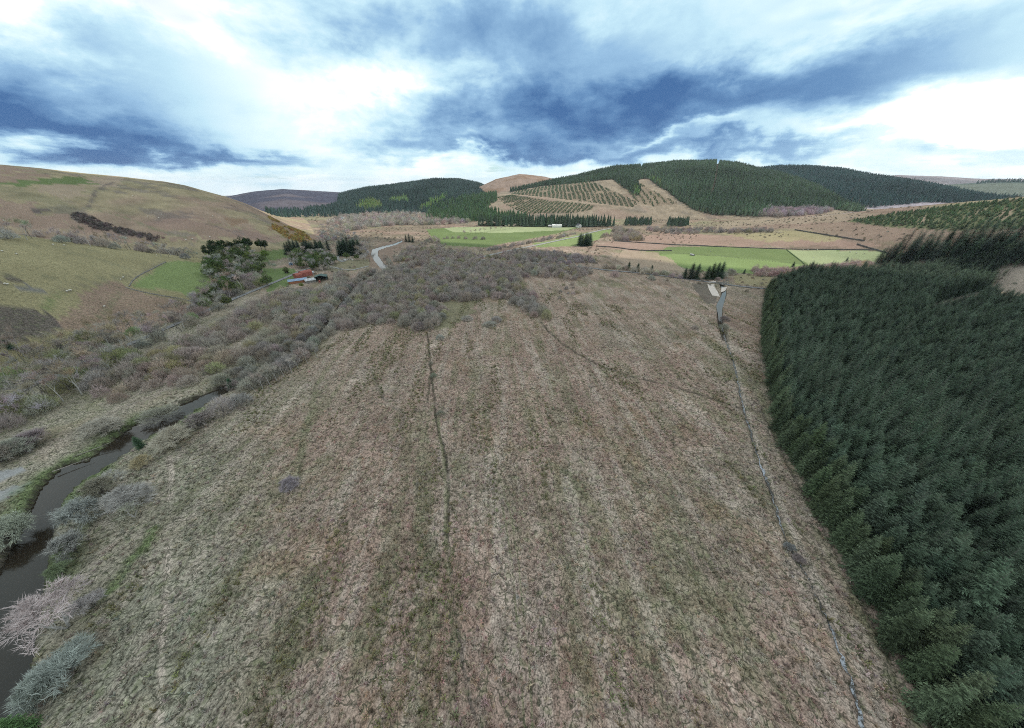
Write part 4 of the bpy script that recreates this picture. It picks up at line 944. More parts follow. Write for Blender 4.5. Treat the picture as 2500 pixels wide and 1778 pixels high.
woodland('far_scrub_wood', [(1850, 528), (1880, 512), (1990, 512), (2040, 515), (1990, 524), (1890, 532)], 9, DOME_W, 'purplish leafless wood below the forest hill', (1.1, .98, 1.08), (850, 1800), (1.4, 2.2))
CONIF_P = [pair('conifer', make_spruce(15.5, 4.7, 24, 11, 600 + i, bare=.03, twigs=4), m_bark, m_needle) for i in range(3)]
def place(px, py): return hit([px], [py])[0]
def conifers(lst, name='conifer'):
    for (px, py, s, label, grp, tint) in lst:
        w = place(px, py); put_tree(name, CONIF_P[rng.integers(3)], w[0], w[1], rng.uniform(0, 6.28), s, tints(1, tint)[0], label, 'conifer', grp, z=w[2] - .05)
L1_ = 'dark conifer of the square clump on the green field edge'
conifers([(px, py, s, L1_, 'conifers of the field edge clump', (.85, .92, .9)) for (px, py, s) in [(1414, 599, 1.15), (1421, 601, 1.2), (1428, 600, 1.22), (1434, 601, 1.25), (1440, 600, 1.2), (1417, 597, 1.15), (1431, 597, 1.2), (1439, 598, 1.15)]])
conifers([(1670, 680, .72, 'leftmost dark conifer of the roadside trees near the bridge', 'roadside conifers near the bridge', (.9, .95, .9)),
          (1685, 681, 1.05, 'tall dark conifer left of the roadside pair gap near bridge', 'roadside conifers near the bridge', (.85, .92, .88)),
          (1699, 681, 1.02, 'broad dark conifer just left of the gap near bridge', 'roadside conifers near the bridge', (.9, .95, .9)),
          (1724, 682, .9, 'low dark conifer just right of the gap near bridge', 'roadside conifers near the bridge', (1, 1.02, .9)),
          (1735, 681, 1.05, 'dense dark conifer in the middle of the right roadside clump', 'roadside conifers near the bridge', (.95, 1, .9)),
          (1746, 680, 1.06, 'tall conifer in the right half of the right roadside clump', 'roadside conifers near the bridge', (.9, .97, .9)),
          (1757, 679, 1.1, 'rightmost tall conifer of the roadside clump near bridge', 'roadside conifers near the bridge', (.85, .95, .92)),
          (1534, 659, .62, 'leftmost of three small conifers along the lane hedge', None, (.9, 1, .9)), (1556, 662, .60, 'middle of three small conifers along the lane hedge', None, (.9, 1, .9)),
          (1590, 663, .48, 'rightmost and smallest of three conifers along the lane hedge', None, (.9, 1, .9)),
          (1816, 668, .34, 'small conifer by the fence right of the bridge', None, (.9, 1, .9)), (1935, 652, .42, 'lone conifer at the near edge of the right green field', None, (.8, .9, .85)),
          (2066, 638, .36, 'small conifer on the hedge line of the pale green field', None, (.8, .95, .9)), (345, 1092, .34, 'small dark spruce on the river bank among bushes', None, (.9, 1.1, .9)),
          (568, 948, .36, 'small dark spruce beside the river bend', None, (.7, .85, .75)), (62, 1790, .42, 'green conifer at the bottom left corner by the river', None, (1.5, 1.7, 1.0)),
          (162, 868, .55, 'dark conifer standing in the wood beside the left road', None, (.6, .75, .65)), (26, 850, .38, 'small blue green conifer at left edge of the wood', None, (.9, 1.2, 1.1)),
          (232, 595, .55, 'single conifer in the gully below the left hill', None, (.7, .8, .75)), (992, 590, .75, 'leftmost dark conifer beside the bright river bend', 'conifers beside the river bend', (.8, .9, .85)),
          (1000, 591, .9, 'middle dark conifer beside the bright river bend', 'conifers beside the river bend', (.8, .9, .85)), (1008, 592, .7, 'right dark conifer beside the bright river bend', 'conifers beside the river bend', (.8, .9, .85))])
for (pp, n, lab, grp, s) in [([(703, 622), (790, 618)], 13, 'dark spruce in the long row behind the farm', 'spruce row behind the farm', 1.0), ([(715, 615), (800, 612)], 12, 'dark spruce in the long row behind the farm', 'spruce row behind the farm', 1.05),
                        ([(828, 625), (880, 622)], 8, 'tall dark spruce in the block right of the farm', 'spruce block right of the farm', 1.25), ([(834, 618), (876, 616)], 7, 'tall dark spruce in the block right of the farm', 'spruce block right of the farm', 1.3)]:
    P = resample(hit(*smooth_line(pp, 4).T)[:, :2], .5)
    for j in np.linspace(0, len(P) - 1, n).astype(int):
        q = P[j] + rng.normal(0, 1.0, 2); put_tree('farm_spruce', CONIF_P[j % 3], q[0], q[1], rng.uniform(0, 6.28), s * rng.uniform(.85, 1.1), tints(1, (.8, .9, .85))[0], lab, 'spruce', grp)

# ------------------------------------------------------------------ willow scrub
SCRUB = [  # outline, spacing, scale range, tint, label, group
 ([(800, 775), (840, 715), (890, 672), (1000, 645), (1100, 640), (1200, 645), (1290, 672), (1262, 700), (1300, 722), (1345, 765), (1338, 782), (1310, 780), (1255, 745), (1200, 722), (1150, 735), (1062, 738), (1092, 768), (1045, 812), (990, 802), (925, 790), (890, 785), (850, 825), (825, 800)], 5.3, (.75, 1.2), (.98, .95, .93), 'grey willow bush in the dense thicket right of the river', 'willows in the middle thicket'),
 ([(640, 770), (700, 722), (770, 680), (850, 672), (850, 712), (815, 760), (780, 805), (720, 850), (640, 885), (575, 900), (600, 850), (680, 800)], 5.5, (.8, 1.25), (1.02, 1.0, .96), 'grey willow bush in the thicket left of the river', 'willows left of the river'),
 ([(330, 890), (420, 846), (560, 782), (650, 732), (700, 708), (690, 760), (640, 800), (560, 850), (450, 890), (400, 930), (300, 960), (235, 985), (225, 965)], 5.0, (.75, 1.15), (1.05, 1.0, .96), 'grey willow bush on the flat left of the river', 'willows on the left flat'),
 ([(420, 890), (560, 850), (600, 870), (560, 905), (480, 935), (380, 960), (300, 985), (250, 985), (330, 930)], 6.0, (.7, 1.05), (1.1, 1.02, .95), 'grey willow bush close to the left river bank', 'willows by the left bank'),
 ([(960, 640), (1000, 605), (1100, 612), (1200, 625), (1340, 640), (1450, 662), (1420, 685), (1330, 680), (1250, 660), (1100, 640)], 6.5, (.7, 1.1), (1.0, .95, .93), 'grey willow bush in the scrub beyond the thicket', 'willows beyond the thicket'),
 ([(1300, 690), (1420, 690), (1420, 715), (1345, 735), (1320, 715)], 10.0, (.3, .6), (1.0, .97, .95), 'low grey bush on the rough grass right of thicket', 'low bushes right of thicket'),
 ([(920, 655), (930, 640), (960, 630), (1060, 575), (1090, 600), (1000, 640)], 9.0, (.45, .9), (1.0, .97, .92), 'grey bush on the rough ground beside the river bend', 'bushes beside the river bend'),
 ([(1225, 625), (1260, 612), (1400, 625), (1470, 640), (1380, 648), (1280, 640)], 6.5, (.7, 1.1), (.9, .86, .9), 'dark scrub bush between the two roads', 'bushes between the roads'),
 ([(1470, 580), (1500, 560), (1560, 570), (1570, 588), (1520, 592)], 7.0, (1.0, 1.5), (.98, .92, .9), 'brown leafless bush in the copse right of green strip', 'bushes in the copse'),
 ([(1560, 560), (1640, 558), (1900, 562), (1880, 568), (1640, 572)], 10.0, (.8, 1.2), (.95, .9, .9), 'grey bush along the far hedge line', 'far hedge bushes'),
 ([(1830, 660), (1900, 662), (2000, 655), (2120, 640), (2130, 650), (2000, 668), (1850, 676)], 4.5, (.7, 1.0), (1.2, 1.0, 1.02), 'purplish leafless bush in hedge behind the plantation', 'hedge behind the plantation'),
 ([(900, 785), (905, 700), (945, 665), (980, 680), (930, 760)], 6.0, (.75, 1.15), (.95, .95, .88), 'olive grey willow at the river side of the thicket', 'willows at the river side'),
]
bx, by, bs, bt, bl = [], [], [], [], []
for si, (poly, step, sr, tint, lab, grp) in enumerate(SCRUB):
    x, y = poly_pts(poly, step, .45, (90, 1500))
    keep = fbm(x, y, 26, 3, 130 + si) > (.20 if step < 7 else .42)
    for P, w in ((RIV_MID, 5.5), (ROAD_M, 6.0), (ROAD_R, 4.5), (ROAD_L, 5.0)):
        dd, _ = segdist(x, y, P); keep &= dd > w
    for P in (RIV_NEAR, RIV_FAR): keep &= ~inpoly_w(x, y, P)
    qx, qy = project(x, y, height(x, y)); keep &= ~inpoly(qx, qy, [(690, 655), (815, 655), (815, 700), (790, 712), (700, 712)])
    x, y = x[keep], y[keep]; n = len(x); bx.append(x); by.append(y); bs.append(rng.uniform(*sr, n) * (.8 + .4 * fbm(x, y, 30, 2, 9)))
    tt = tints(n, np.array(tint) * np.array((1.03, .99, .96)), .10, .04); ol = rng.random(n) < .10; tt[ol] *= np.array([.95, 1.02, .72]); bt.append(tt); bl.append(np.full(n, si))
x = np.concatenate(bx); y = np.concatenate(by); s = np.concatenate(bs); tt = np.concatenate(bt); li = np.concatenate(bl)
order = np.argsort(-(s / np.hypot(x, y))); z = height(x, y)
for i in order[:165]:
    put_tree('willow_bush', DOME[i % 4], x[i], y[i], rng.uniform(0, 6.28), (float(s[i] * rng.uniform(.9, 1.2)), float(s[i]), float(s[i] * rng.uniform(.85, 1.1))), tt[i], SCRUB[li[i]][4], 'bush', SCRUB[li[i]][5], z=float(z[i]) - .05)
i = order[165:]; n = len(i)
scatter('willow_scrub', np.column_stack([x[i], y[i], z[i] - .05]), euler(n), np.column_stack([s[i], s[i] * rng.uniform(.85, 1.2, n), s[i] * rng.uniform(.85, 1.1, n)]), tt[i], rng.integers(0, 3, n), DOME_W, 'grey willow scrub spreading over the wet valley floor')

# ------------------------------------------------------------------ trees and bushes one can point to
def bush(px, py, sx, sz, tint, label, kind=0, grp=None):
    w = place(px, py); put_tree('willow_bush' if kind == 0 else 'bush', (SHRUB[rng.integers(3)] if py > 1030 else DOME[rng.integers(4)]), w[0], w[1], rng.uniform(0, 6.28), (sx * .78, sx * .78 * rng.uniform(.9, 1.15), sz * .78), tints(1, tint, .05)[0], label, 'bush', grp, z=w[2] - .05)
def tree(px, py, proto, s, tint, label, grp=None, name='bare_tree', tilt=(0, 0), cat='tree'):
    w = place(px, py); put_tree(name, proto[rng.integers(len(proto))], w[0], w[1], rng.uniform(0, 6.28), s, tints(1, tint, .05)[0], label, cat, grp, z=w[2] - .05, tilt=tilt)
G_ = (1.12, 1.12, 1.12)
tree(165, 1530, BARE_BIG, 2.1, (1.3, 1.3, 1.3), 'big pale leafless tree reaching over the river at bottom left')
bush(175, 1640, 1.7, 1.2, (1.0, .96, .96), 'dense grey twiggy bush below the big pale tree')
bush(118, 1690, 1.3, 1.1, (.95, .92, .92), 'small grey bush on the bank near the bottom left corner')
bush(232, 1480, 1.0, .9, (1.3, 1.3, 1.25), 'thin pale bush right of the big pale tree')
tree(330, 1262, BARE_PALE, .8, (1.35, 1.35, 1.35), 'rounded pale multi-stemmed bare tree on the right river bank')
bush(325, 1235, 1.9, 1.5, (1.15, 1.13, 1.12), 'wide silvery bush under the multi-stemmed bare tree')
bush(205, 1270, 1.7, 1.35, (1.15, 1.12, 1.1), 'grey bush at the water edge left of the silvery bush')
bush(250, 1205, 1.5, 1.3, (.98, .95, .86), 'olive grey bush above the water edge bush')
tree(285, 1175, BARE_PALE, .7, (1.4, 1.4, 1.4), 'pale spiky bare tree on the right bank by the river narrows')
bush(180, 1345, 1.6, 1.25, (1.2, 1.18, 1.16), 'pale grey bush overhanging the dark water')
bush(150, 1400, .7, .7, (.55, .75, .45), 'small dark green bush at the foot of the bank')
bush(15, 1320, 1.9, 1.2, (1.1, 1.15, 1.0), 'grey green bush on the left bank at picture edge')
bush(350, 1135, 1.0, .8, (1.15, .92, .72), 'brownish bush beside the small bank spruce')
bush(430, 1080, 2.0, 1.4, (1.08, 1.05, 1.0), 'wide grey bush leaning over the bright water')
tree(415, 1075, BARE_PALE, .72, (1.25, 1.22, 1.15), 'thin grey tree leaning over the bright water')
bush(490, 1040, 1.7, 1.3, (.98, .96, .86), 'olive grey bush upstream of the wide grey bush')
bush(545, 1005, 1.6, 1.3, (1.05, 1.02, .98), 'grey bush downhill of the pale trunked row')
bush(590, 985, 1.4, 1.1, (1.05, 1.02, .98), 'grey bush below the first pale trunked tree')
tree(570, 985, BARE_PALE, .62, (1.4, 1.4, 1.35), 'small pale tree next to the dark bank spruce')
for j, (px, py) in enumerate([(625, 958), (642, 950), (660, 940), (677, 931), (694, 921), (712, 911), (729, 900), (752, 888), (775, 872)]):
    tree(px, py, BIRCH, .52 + .06 * (j % 3), (1.1, 1.05, 1.02), 'pale trunked bare tree in the row along the right bank', 'pale trunked riverside row')
    bush(px - 14, py - 12, 1.4, 1.3, (1.0, .97, .93), 'grey bush under the pale trunked riverside row', 0, 'bushes under the riverside row')
bush(255, 1055, 2.1, 1.2, (1.0, .97, .93), 'isolated long grey bush on the left flat')
bush(85, 1085, 2.0, 1.25, (1.0, .96, .92), 'right end of the grey bush group on the left flat', 0); bush(45, 1105, 1.8, 1.2, (.98, .95, .92), 'middle of the grey bush group on the left flat'); bush(5, 1125, 2.0, 1.3, (.98, .95, .92), 'left end of the grey bush group at picture edge')
bush(390, 1018, 1.8, 1.0, (.95, 1.0, .82), 'olive bush overhanging the river from the left bank')
bush(708, 1190, 1.0, .75, (.85, .88, .9), 'lone dark grey bush on the open moor left of centre')
bush(1052, 890, .42, .4, (.8, .85, .7), 'small bush halfway up the central drain'); bush(1059, 920, .5, .45, (.8, .85, .7), 'small bush in the middle of the central drain'); bush(1076, 1012, .5, .4, (.8, .82, .68), 'small bush where the central drain bends')
bush(1768, 782, 1.1, .8, (.75, .70, .62), 'dark bush at the lower end of the bridge stream'); bush(1766, 803, .9, .7, (.72, .68, .62), 'smaller dark bush below the stream end bush')
bush(1697, 803, .7, .5, (.8, .75, .65), 'small bush beside the cross drain'); bush(1927, 1340, .45, .35, (.7, .66, .68), 'dark low bush in the plantation drain, upper'); bush(1948, 1368, .45, .35, (.7, .66, .68), 'dark low bush in the plantation drain, lower')
bush(1140, 782, 1.2, .7, (1, .98, .95), 'low grey bush on open grass right of the thicket tip'); bush(1195, 795, 1.3, .7, (1, .98, .95), 'pair bush on open grass, left one'); bush(1212, 783, 1.2, .75, (1, .98, .95), 'pair bush on open grass, right one'); bush(1075, 828, .9, .6, (1, .98, .95), 'small grey bush near the top of the central drain')
for (px, py, s, lab) in [(1567, 670, .95, 'round grey bush beside the lane left of the smallest conifer'), (1600, 672, .9, 'round grey bush under the smallest hedge conifer'), (1590, 683, 1.1, 'round grey bush in front of the lane'), (1500, 676, 1.3, 'large round grey bush at the lane bend'), (1765, 676, 1.2, 'round brown bush right of the tall roadside conifers'), (1783, 670, 1.5, 'big round purple grey bush above the bridge'), (1752, 684, .8, 'low olive bush between lane and conifers'), (1640, 677, .9, 'hedge bush left of the roadside conifers'), (1660, 680, .8, 'small hedge bush touching the leftmost roadside conifer')]:
    bush(px, py, s * 1.05, s, (1.1, 1.0, .98), lab)
for j in range(0, len(RIV_MID) - 1):
    tgv = RIV_MID[j + 1] - RIV_MID[j]; tgv = tgv / np.linalg.norm(tgv); nv_ = np.array([-tgv[1], tgv[0]])
    for sd_ in (-1, 1):
        q = RIV_MID[j] + nv_ * sd_ * rng.uniform(4.2, 6.2) + tgv * rng.uniform(-2, 2); s_ = float(rng.uniform(.65, 1.05))
        put_tree('willow_bush', DOME[rng.integers(4)], q[0], q[1], rng.uniform(0, 6.28), s_, tints(1, (1.0, .97, .92))[0], 'grey willow overhanging the half hidden river reach', 'bush', 'willows over the hidden reach')
# hedge rows as countable bushes
for (pp, n, s, lab, grp, tint) in [([(1180, 614), (1240, 604), (1330, 587), (1400, 572)], 34, .8, 'grey hedge bush above the pale road', 'hedge above the pale road', (.95, .9, .9)),
                             ([(1480, 655), (1540, 662), (1640, 674)], 26, .75, 'straw grey hedge bush along the lane', 'hedge along the lane', (1.15, 1.08, .92)),
                             ([(1050, 588), (1100, 583), (1180, 585)], 12, .8, 'scattered bush below the parkland trees', 'bushes below the parkland trees', (.9, .85, .85)),
                             ([(1640, 566), (1720, 568), (1880, 566)], 22, 1.0, 'dark bush in the far hedge', 'far dark hedge', (.85, .8, .82))]:
    P = resample(hit(*smooth_line(pp, 4).T)[:, :2], .5)
    for j in np.linspace(0, len(P) - 1, n).astype(int):
        q = P[j] + rng.normal(0, 2.0, 2); s_ = s * rng.uniform(.7, 1.3)
        put_tree('hedge_bush', DOME_W[j % 3], q[0], q[1], rng.uniform(0, 6.28), (s_ * 1.1, s_, s_), tints(1, tint)[0], lab, 'bush', grp, parts=False)
# parkland trees
for (zx, zy) in [(105, 660), (120, 655), (170, 660), (195, 662), (240, 660), (282, 660), (330, 662), (360, 660), (412, 658), (440, 655), (480, 655), (520, 652), (560, 650), (600, 652), (640, 650)]:
    tree(1040 + zx / 3.5688, 370 + zy / 3.5688, PARK, .95, (1.35, 1.22, 1.12), 'pale bare parkland tree in the upper row across the field', 'upper row of parkland trees', 'parkland_tree')
for (zx, zy) in [(330, 732), (390, 722), (432, 718), (480, 712), (512, 704), (560, 698), (600, 692), (650, 687), (690, 680), (728, 674), (765, 668)]:
    tree(1040 + zx / 3.5688, 370 + zy / 3.5688, PARK, .8, (1.3, 1.18, 1.1), 'pale bare parkland tree in the lower slanting row', 'lower row of parkland trees', 'parkland_tree')
tree(1472, 580, PARK, .7, (1, .95, .9), 'lone bare tree on the bright green strip', None, 'parkland_tree')

# ------------------------------------------------------------------ woods beside the left road and round the farm
def wood(poly, step, mix, label, group, r=(120, 900), thin=.0):
    x, y = poly_pts(poly, step, .45, r)
    for P, w in ((ROAD_L, 4.0), (ROAD_F, 3.5)):
        dd, _ = segdist(x, y, P); k = dd > w; x, y = x[k], y[k]
    pr = np.array([m[0] for m in mix]); pr = pr / pr.sum()
    for xx, yy in zip(x, y):
        if rng.random() < thin: continue
        m = mix[rng.choice(len(mix), p=pr)]; s = float(rng.uniform(*m[2]))
        put_tree(m[4], m[1][rng.integers(len(m[1]))], xx, yy, rng.uniform(0, 6.28), s, tints(1, m[3], .12, .06)[0], m[5] + label, m[6], m[5] + group)
mb = (1, BARE, (.8, 1.2), (.98, .95, .92), 'bare_tree', 'leafless grey tree ', 'tree'); mbi = (1, BIRCH, (.7, 1.05), (.95, .85, .68), 'birch_tree', 'slender birch with pale trunk ', 'birch')
md = (1, DOME, (.8, 1.3), (1.0, .97, .92), 'road_bush', 'grey bush ', 'bush'); mo = (1, DOME, (.9, 1.4), (.85, .98, .55), 'olive_bush', 'olive green bush ', 'bush'); ml = (1, LEAFY, (.6, .98), (1.2, 1.15, 1.15), 'broadleaf_tree', 'fresh green broadleaf tree ', 'tree')
lw = lambda m, w: (w,) + m[1:]
wood([(-60, 1040), (-40, 900), (60, 858), (130, 838), (250, 825), (400, 790), (470, 760), (500, 752), (480, 790), (400, 835), (330, 870), (280, 925), (150, 1000), (0, 1055)], 5.2, [lw(mb, 6), lw(mbi, 4), lw(md, 3), lw(mo, 2.5)], 'in the wood along the left road', 'along the left road')
wood([(470, 760), (500, 720), (540, 690), (590, 690), (660, 690), (600, 725), (520, 770), (480, 790)], 5.4, [lw(mb, 6), lw(mbi, 2), lw(md, 4), lw(mo, 2), lw(ml, 1)], 'where the left road nears the farm', 'near the farm road')
wood([(505, 690), (515, 640), (545, 620), (600, 615), (640, 640), (650, 665), (600, 690), (545, 700)], 6.2, [lw(mb, 4), lw(ml, 5), lw(md, 1.5)], 'in the wood left of the farm', 'left of the farm')
wood([(735, 662), (705, 642), (722, 626), (800, 625), (825, 642), (815, 660), (770, 664)], 6.3, [lw(ml, 3), lw(mb, 2)], 'just behind the farm sheds', 'behind the farm sheds')
wood([(880, 650), (870, 615), (905, 600), (905, 650)], 8.0, [lw(mb, 3), lw(mbi, 1)], 'between the spruce block and the river bend', 'between spruce block and bend')
wood([(780, 605), (785, 560), (830, 555), (880, 590), (880, 602)], 11.0, [lw(mb, 3), lw(md, 1)], 'on the slope behind the spruce block', 'slope behind spruce block', (300, 1100))
wood([(0, 572), (100, 575), (250, 594), (430, 622), (500, 636), (430, 634), (250, 606), (0, 586)], 10.0, [lw(mb, 3), lw(mbi, 1), lw(md, 2)], 'in the gully under the left hill', 'in the left gully', (380, 700))
for (px, py, s) in [(515, 632, 1.0), (530, 622, 1.05), (548, 618, 1.0), (565, 616, .9), (585, 614, .95), (600, 612, 1.1), (612, 613, 1.05), (640, 612, .95), (650, 613, .9), (535, 632, .8)]:
    tree(px, py, PINE, s, (.42, .50, .50), 'dark rounded pine at the foot of the left hill', 'dark pines below the left hill', 'pine_tree')
for (px, py, s, lab) in [(650, 632, .8, 'bright green rounded tree on the lawn left of the farm'), (610, 640, .9, 'bright green tree topping the wood left of the farm'), (655, 700, .9, 'grey green tree standing beside the road below the sheds'), (700, 668, .55, 'small dark tree at the left end of the blue shed'), (848, 634, .7, 'pale green tree in the graveyard'), (872, 636, .6, 'grey tree right of the graveyard'), (738, 702, .35, 'small yellow green bush below the sheds')]:
    tree(px, py, LEAFY, s, (1.7, 1.7, 1.0) if 'bright' in lab or 'yellow' in lab else (1.25, 1.2, 1.15), lab, None, 'broadleaf_tree')
for (px, py, s, lab) in [(815, 672, .95, 'large grey leafless tree right of the green shed'), (795, 668, .9, 'grey leafless tree touching the green shed'), (672, 662, .9, 'grey leafless tree on the lawn edge by the road')]:
    tree(px, py, PARK, s, (1.0, .96, .9), lab, None, 'bare_tree')
# gorse on the left hill
x, y = poly_pts([(655, 528), (690, 548), (745, 570), (762, 586), (735, 594), (700, 582), (668, 560)], 3.2, .45, (430, 900)); k = fbm(x, y, 18, 3, 7) > .42; x, y = x[k], y[k]; n = len(x); s = rng.uniform(.3, .6, n)
scatter('gorse', np.column_stack([x, y, height(x, y)]), euler(n), np.repeat(s[:, None], 3, 1), tints(n, (1.0, .78, .30), .2, .1), rng.integers(0, 3, n), DOME_W, 'brown and yellow gorse on the nose of the left hill')
x, y = poly_pts([(172, 523), (205, 522), (262, 548), (330, 566), (402, 582), (385, 592), (300, 574), (232, 560), (185, 540)], 3.6, .45, (430, 900)); n = len(x); s = rng.uniform(.3, .55, n)
scatter('heather', np.column_stack([x, y, height(x, y)]), euler(n), np.repeat(s[:, None], 3, 1), tints(n, (.42, .36, .36), .2, .06), rng.integers(0, 3, n), DOME_W, 'dark heather and gorse bank across the left hill')

# ------------------------------------------------------------------ farm buildings
def paint(name, col, var=.18, scale=.8): return flat_mat(name, col, var, scale, .7, .3)
m_red = paint('red_sheet', (.30, .095, .075)); m_blue = paint('slate_blue_sheet', (.24, .33, .46)); m_grey = paint('grey_sheet', (.42, .42, .43)); m_green = paint('dark_green_sheet', (.07, .115, .105)); m_white = paint('white_render', (.72, .70, .68))
m_dark = paint('dark_opening', (.012, .012, .012)); m_brick = paint('rust_boards', (.30, .13, .07)); m_slate = paint('slate', (.13, .13, .15)); m_light = paint('rooflight', (.62, .66, .72)); m_stone = flat_mat('stone', (.24, .225, .21), .4, 1.2); m_wood = flat_mat('weathered_wood', (.26, .22, .18), .3, 2)
def building(name, px, py, rot, w, l, hw, rise, wall, roof, label, arch=False, opening=None, doors=(), windows=(), chimney=False, lights=0, open_front=False, cat='barn'):
    """w across, l along the ridge (local y); ridge runs along local y"""
    p = place(px, py); e = bpy.data.objects.new(name, None); e.location = (p[0], p[1], p[2]); e.rotation_euler = (0, 0, rot); link(e); tag(e, label, cat)
    a, b = w / 2, l / 2; th = .12
    def part(nm, mb, m, par=e): return mkobj(nm, mb.mesh(nm, m), None, par)
    def gable(yy):
        g = [(-a, hw)]
        if arch: g += [(-a * math.cos(q), hw + rise * math.sin(q)) for q in np.linspace(.35, math.pi - .35, 6)]
        else: g += [(0, hw + rise)]
        g += [(a, hw)]; return g
    if not open_front:
        for yy in (-b, b):
            m = MB(); n0 = len(m.v); g = [(-a, -.4)] + gable(yy) + [(a, -.4)]
            o_ = .06 if yy > 0 else -.06
            m.v += [(q[0], yy - o_, q[1]) for q in g] + [(q[0], yy + o_, q[1]) for q in g]; k = len(g); m.f += [tuple(range(k)), tuple(range(2 * k - 1, k - 1, -1))] + [(i, (i + 1) % k, k + (i + 1) % k, k + i) for i in range(k)]
            part('gable_wall', m, wall)
        for xx in (-a, a):
            m = MB(); m.box(xx - .06, xx + .06, -b + .07, b - .07, -.4, hw - .02); part('side_wall', m, wall)
    else:
        m = MB(); m.box(-a, -a + .12, -b, b, -.4, hw - .02); part('side_wall', m, wall)
        m = MB(); m.box(-a + .13, a - .13, b - .12, b, -.4, hw - .02); part('back_wall', m, m_dark)  # painted near black for the shade inside the open shed
        for yy in (-b + .15, 0, b - .3):
            for xx in (-a + .3, a - .15):
                m = MB(); m.box(xx - .1, xx + .1, yy - .1, yy + .1, -.4, hw - .03); part('post', m, roof)
    g = gable(0); ov = .35
    if arch:
        m = MB(); gg = [(-a - .15, hw - .05)] + g[1:-1] + [(a + .15, hw - .05)]
        for i in range(len(gg) - 1):
            (x0, z0), (x1, z1) = gg[i], gg[i + 1]; m.quad((x0, -b - ov, z0 + th), (x1, -b - ov, z1 + th), (x1, b + ov, z1 + th), (x0, b + ov, z0 + th)); m.quad((x0, b + ov, z0 + .01), (x1, b + ov, z1 + .01), (x1, -b - ov, z1 + .01), (x0, -b - ov, z0 + .01))
            m.quad((x0, -b - ov, z0), (x1, -b - ov, z1), (x1, -b - ov, z1 + th), (x0, -b - ov, z0 + th))
        rf = part('roof', m, roof)
    else:
        for sg in (-1, 1):
            m = MB(); x0, z0, x1, z1 = sg * (a + ov), hw - rise * ov / a, 0, hw + rise
            m.v += [(x0, -b - ov, z0), (x1, -b - ov, z1), (x1, b + ov, z1), (x0, b + ov, z0), (x0, -b - ov, z0 + th), (x1, -b - ov, z1 + th), (x1, b + ov, z1 + th), (x0, b + ov, z0 + th)]
            m.f += [(3, 2, 1, 0), (4, 5, 6, 7), (0, 1, 5, 4), (1, 2, 6, 5), (2, 3, 7, 6), (3, 0, 4, 7)]; rf = part('roof_slope', m, roof)
            for q in range(lights):
                yy = -b + l * (q + .5) / lights; m = MB(); f0, f1 = .25, .8; xa, za, xb, zb = x0 + (x1 - x0) * f0, z0 + (z1 - z0) * f0, x0 + (x1 - x0) * f1, z0 + (z1 - z0) * f1
                m.quad((xa, yy - .5, za + th + .02), (xb, yy - .5, zb + th + .02), (xb, yy + .5, zb + th + .02), (xa, yy + .5, za + th + .02)); part('rooflight', m, m_light, rf)
    for (sx, c, ww, hh) in doors:
        m = MB(); m.box(*( (c - ww / 2, c + ww / 2, -b - .1, -b - .065) if sx == 'f' else ((a + .065, a + .1, c - ww / 2, c + ww / 2) if sx == 'r' else (-a - .1, -a - .065, c - ww / 2, c + ww / 2)) ), 0, hh); part('door', m, m_dark)
    for (sx, c, zz, ww, hh) in windows:
        m = MB(); m.box(*( (c - ww / 2, c + ww / 2, -b - .1, -b - .065) if sx == 'f' else (a + .065, a + .1, c - ww / 2, c + ww / 2)), zz, zz + hh); part('window', m, m_dark)
    if chimney:
        m = MB(); m.box(-.35, .35, b - 1.0, b - .3, hw + rise * .6, hw + rise + .9); part('chimney', m, m_stone, rf)
    return e
PI = math.pi
building('hay_barn', 748, 674, -.55, 6.5, 9.5, 3.6, 1.9, m_red, m_red, 'larger red barn with round roof behind the sheds', arch=True, doors=[('f', 0, 3, 3)])
building('hay_barn', 729, 679, -.5, 6.0, 5.5, 3.0, 1.7, m_red, m_red, 'smaller red round roofed barn behind the blue shed', arch=True)
building('long_shed', 728, 690, PI / 2 + .62, 5.6, 15.0, 2.4, 1.3, m_brick, m_blue, 'long low shed with blue grey roof and rusty end', cat='shed', windows=[('r', -4, 1, 1.2, .8), ('r', 3, 1, 1.2, .8)])
building('shed', 758, 689, -.85, 6.0, 8.5, 2.2, 1.5, m_stone, m_grey, 'pale roofed shed with rooflights between the farm buildings', lights=3, cat='shed', doors=[('f', 0, 1.6, 1.9)])
building('open_shed', 786, 684, .35, 10.0, 8.0, 3.8, 1.4, m_green, m_green, 'dark green open fronted shed at right of the farm', open_front=True, cat='shed')
building('hut', 711, 647, .6, 3.4, 4.2, 2.1, .9, m_blue, m_grey, 'small pale blue roofed hut on the lawn', cat='hut', doors=[('f', 0, .9, 1.9)])
building('hut', 700, 666, .9, 2.6, 3.2, 2.0, .8, m_dark, m_grey, 'tiny dark shed beside the lawn tree', cat='hut')
building('cottage', 1411, 555, .5, 8, 13, 4.2, 3.0, m_white, m_slate, 'white cottage with grey roof below the dark belt', chimney=True, doors=[('f', 0, 1.1, 2.1)], windows=[('f', -2.4, 1.4, 1, 1.2), ('f', 2.4, 1.4, 1, 1.2), ('r', -3, 1.4, 1.0, 1.2), ('r', 3, 1.4, 1.0, 1.2)], cat='house')
building('farm_shed', 1359, 555, PI / 2, 9, 20, 4.0, 2.0, m_white, m_white, 'long white roofed farm shed below the dark belt', cat='shed', doors=[('r', 4, 3, 3), ('r', -4, 3, 3)])
building('farm_shed', 1344, 555, PI / 2, 8, 10, 3.2, 1.4, m_stone, m_grey, 'low grey farm shed left of the white roofed shed', cat='shed')
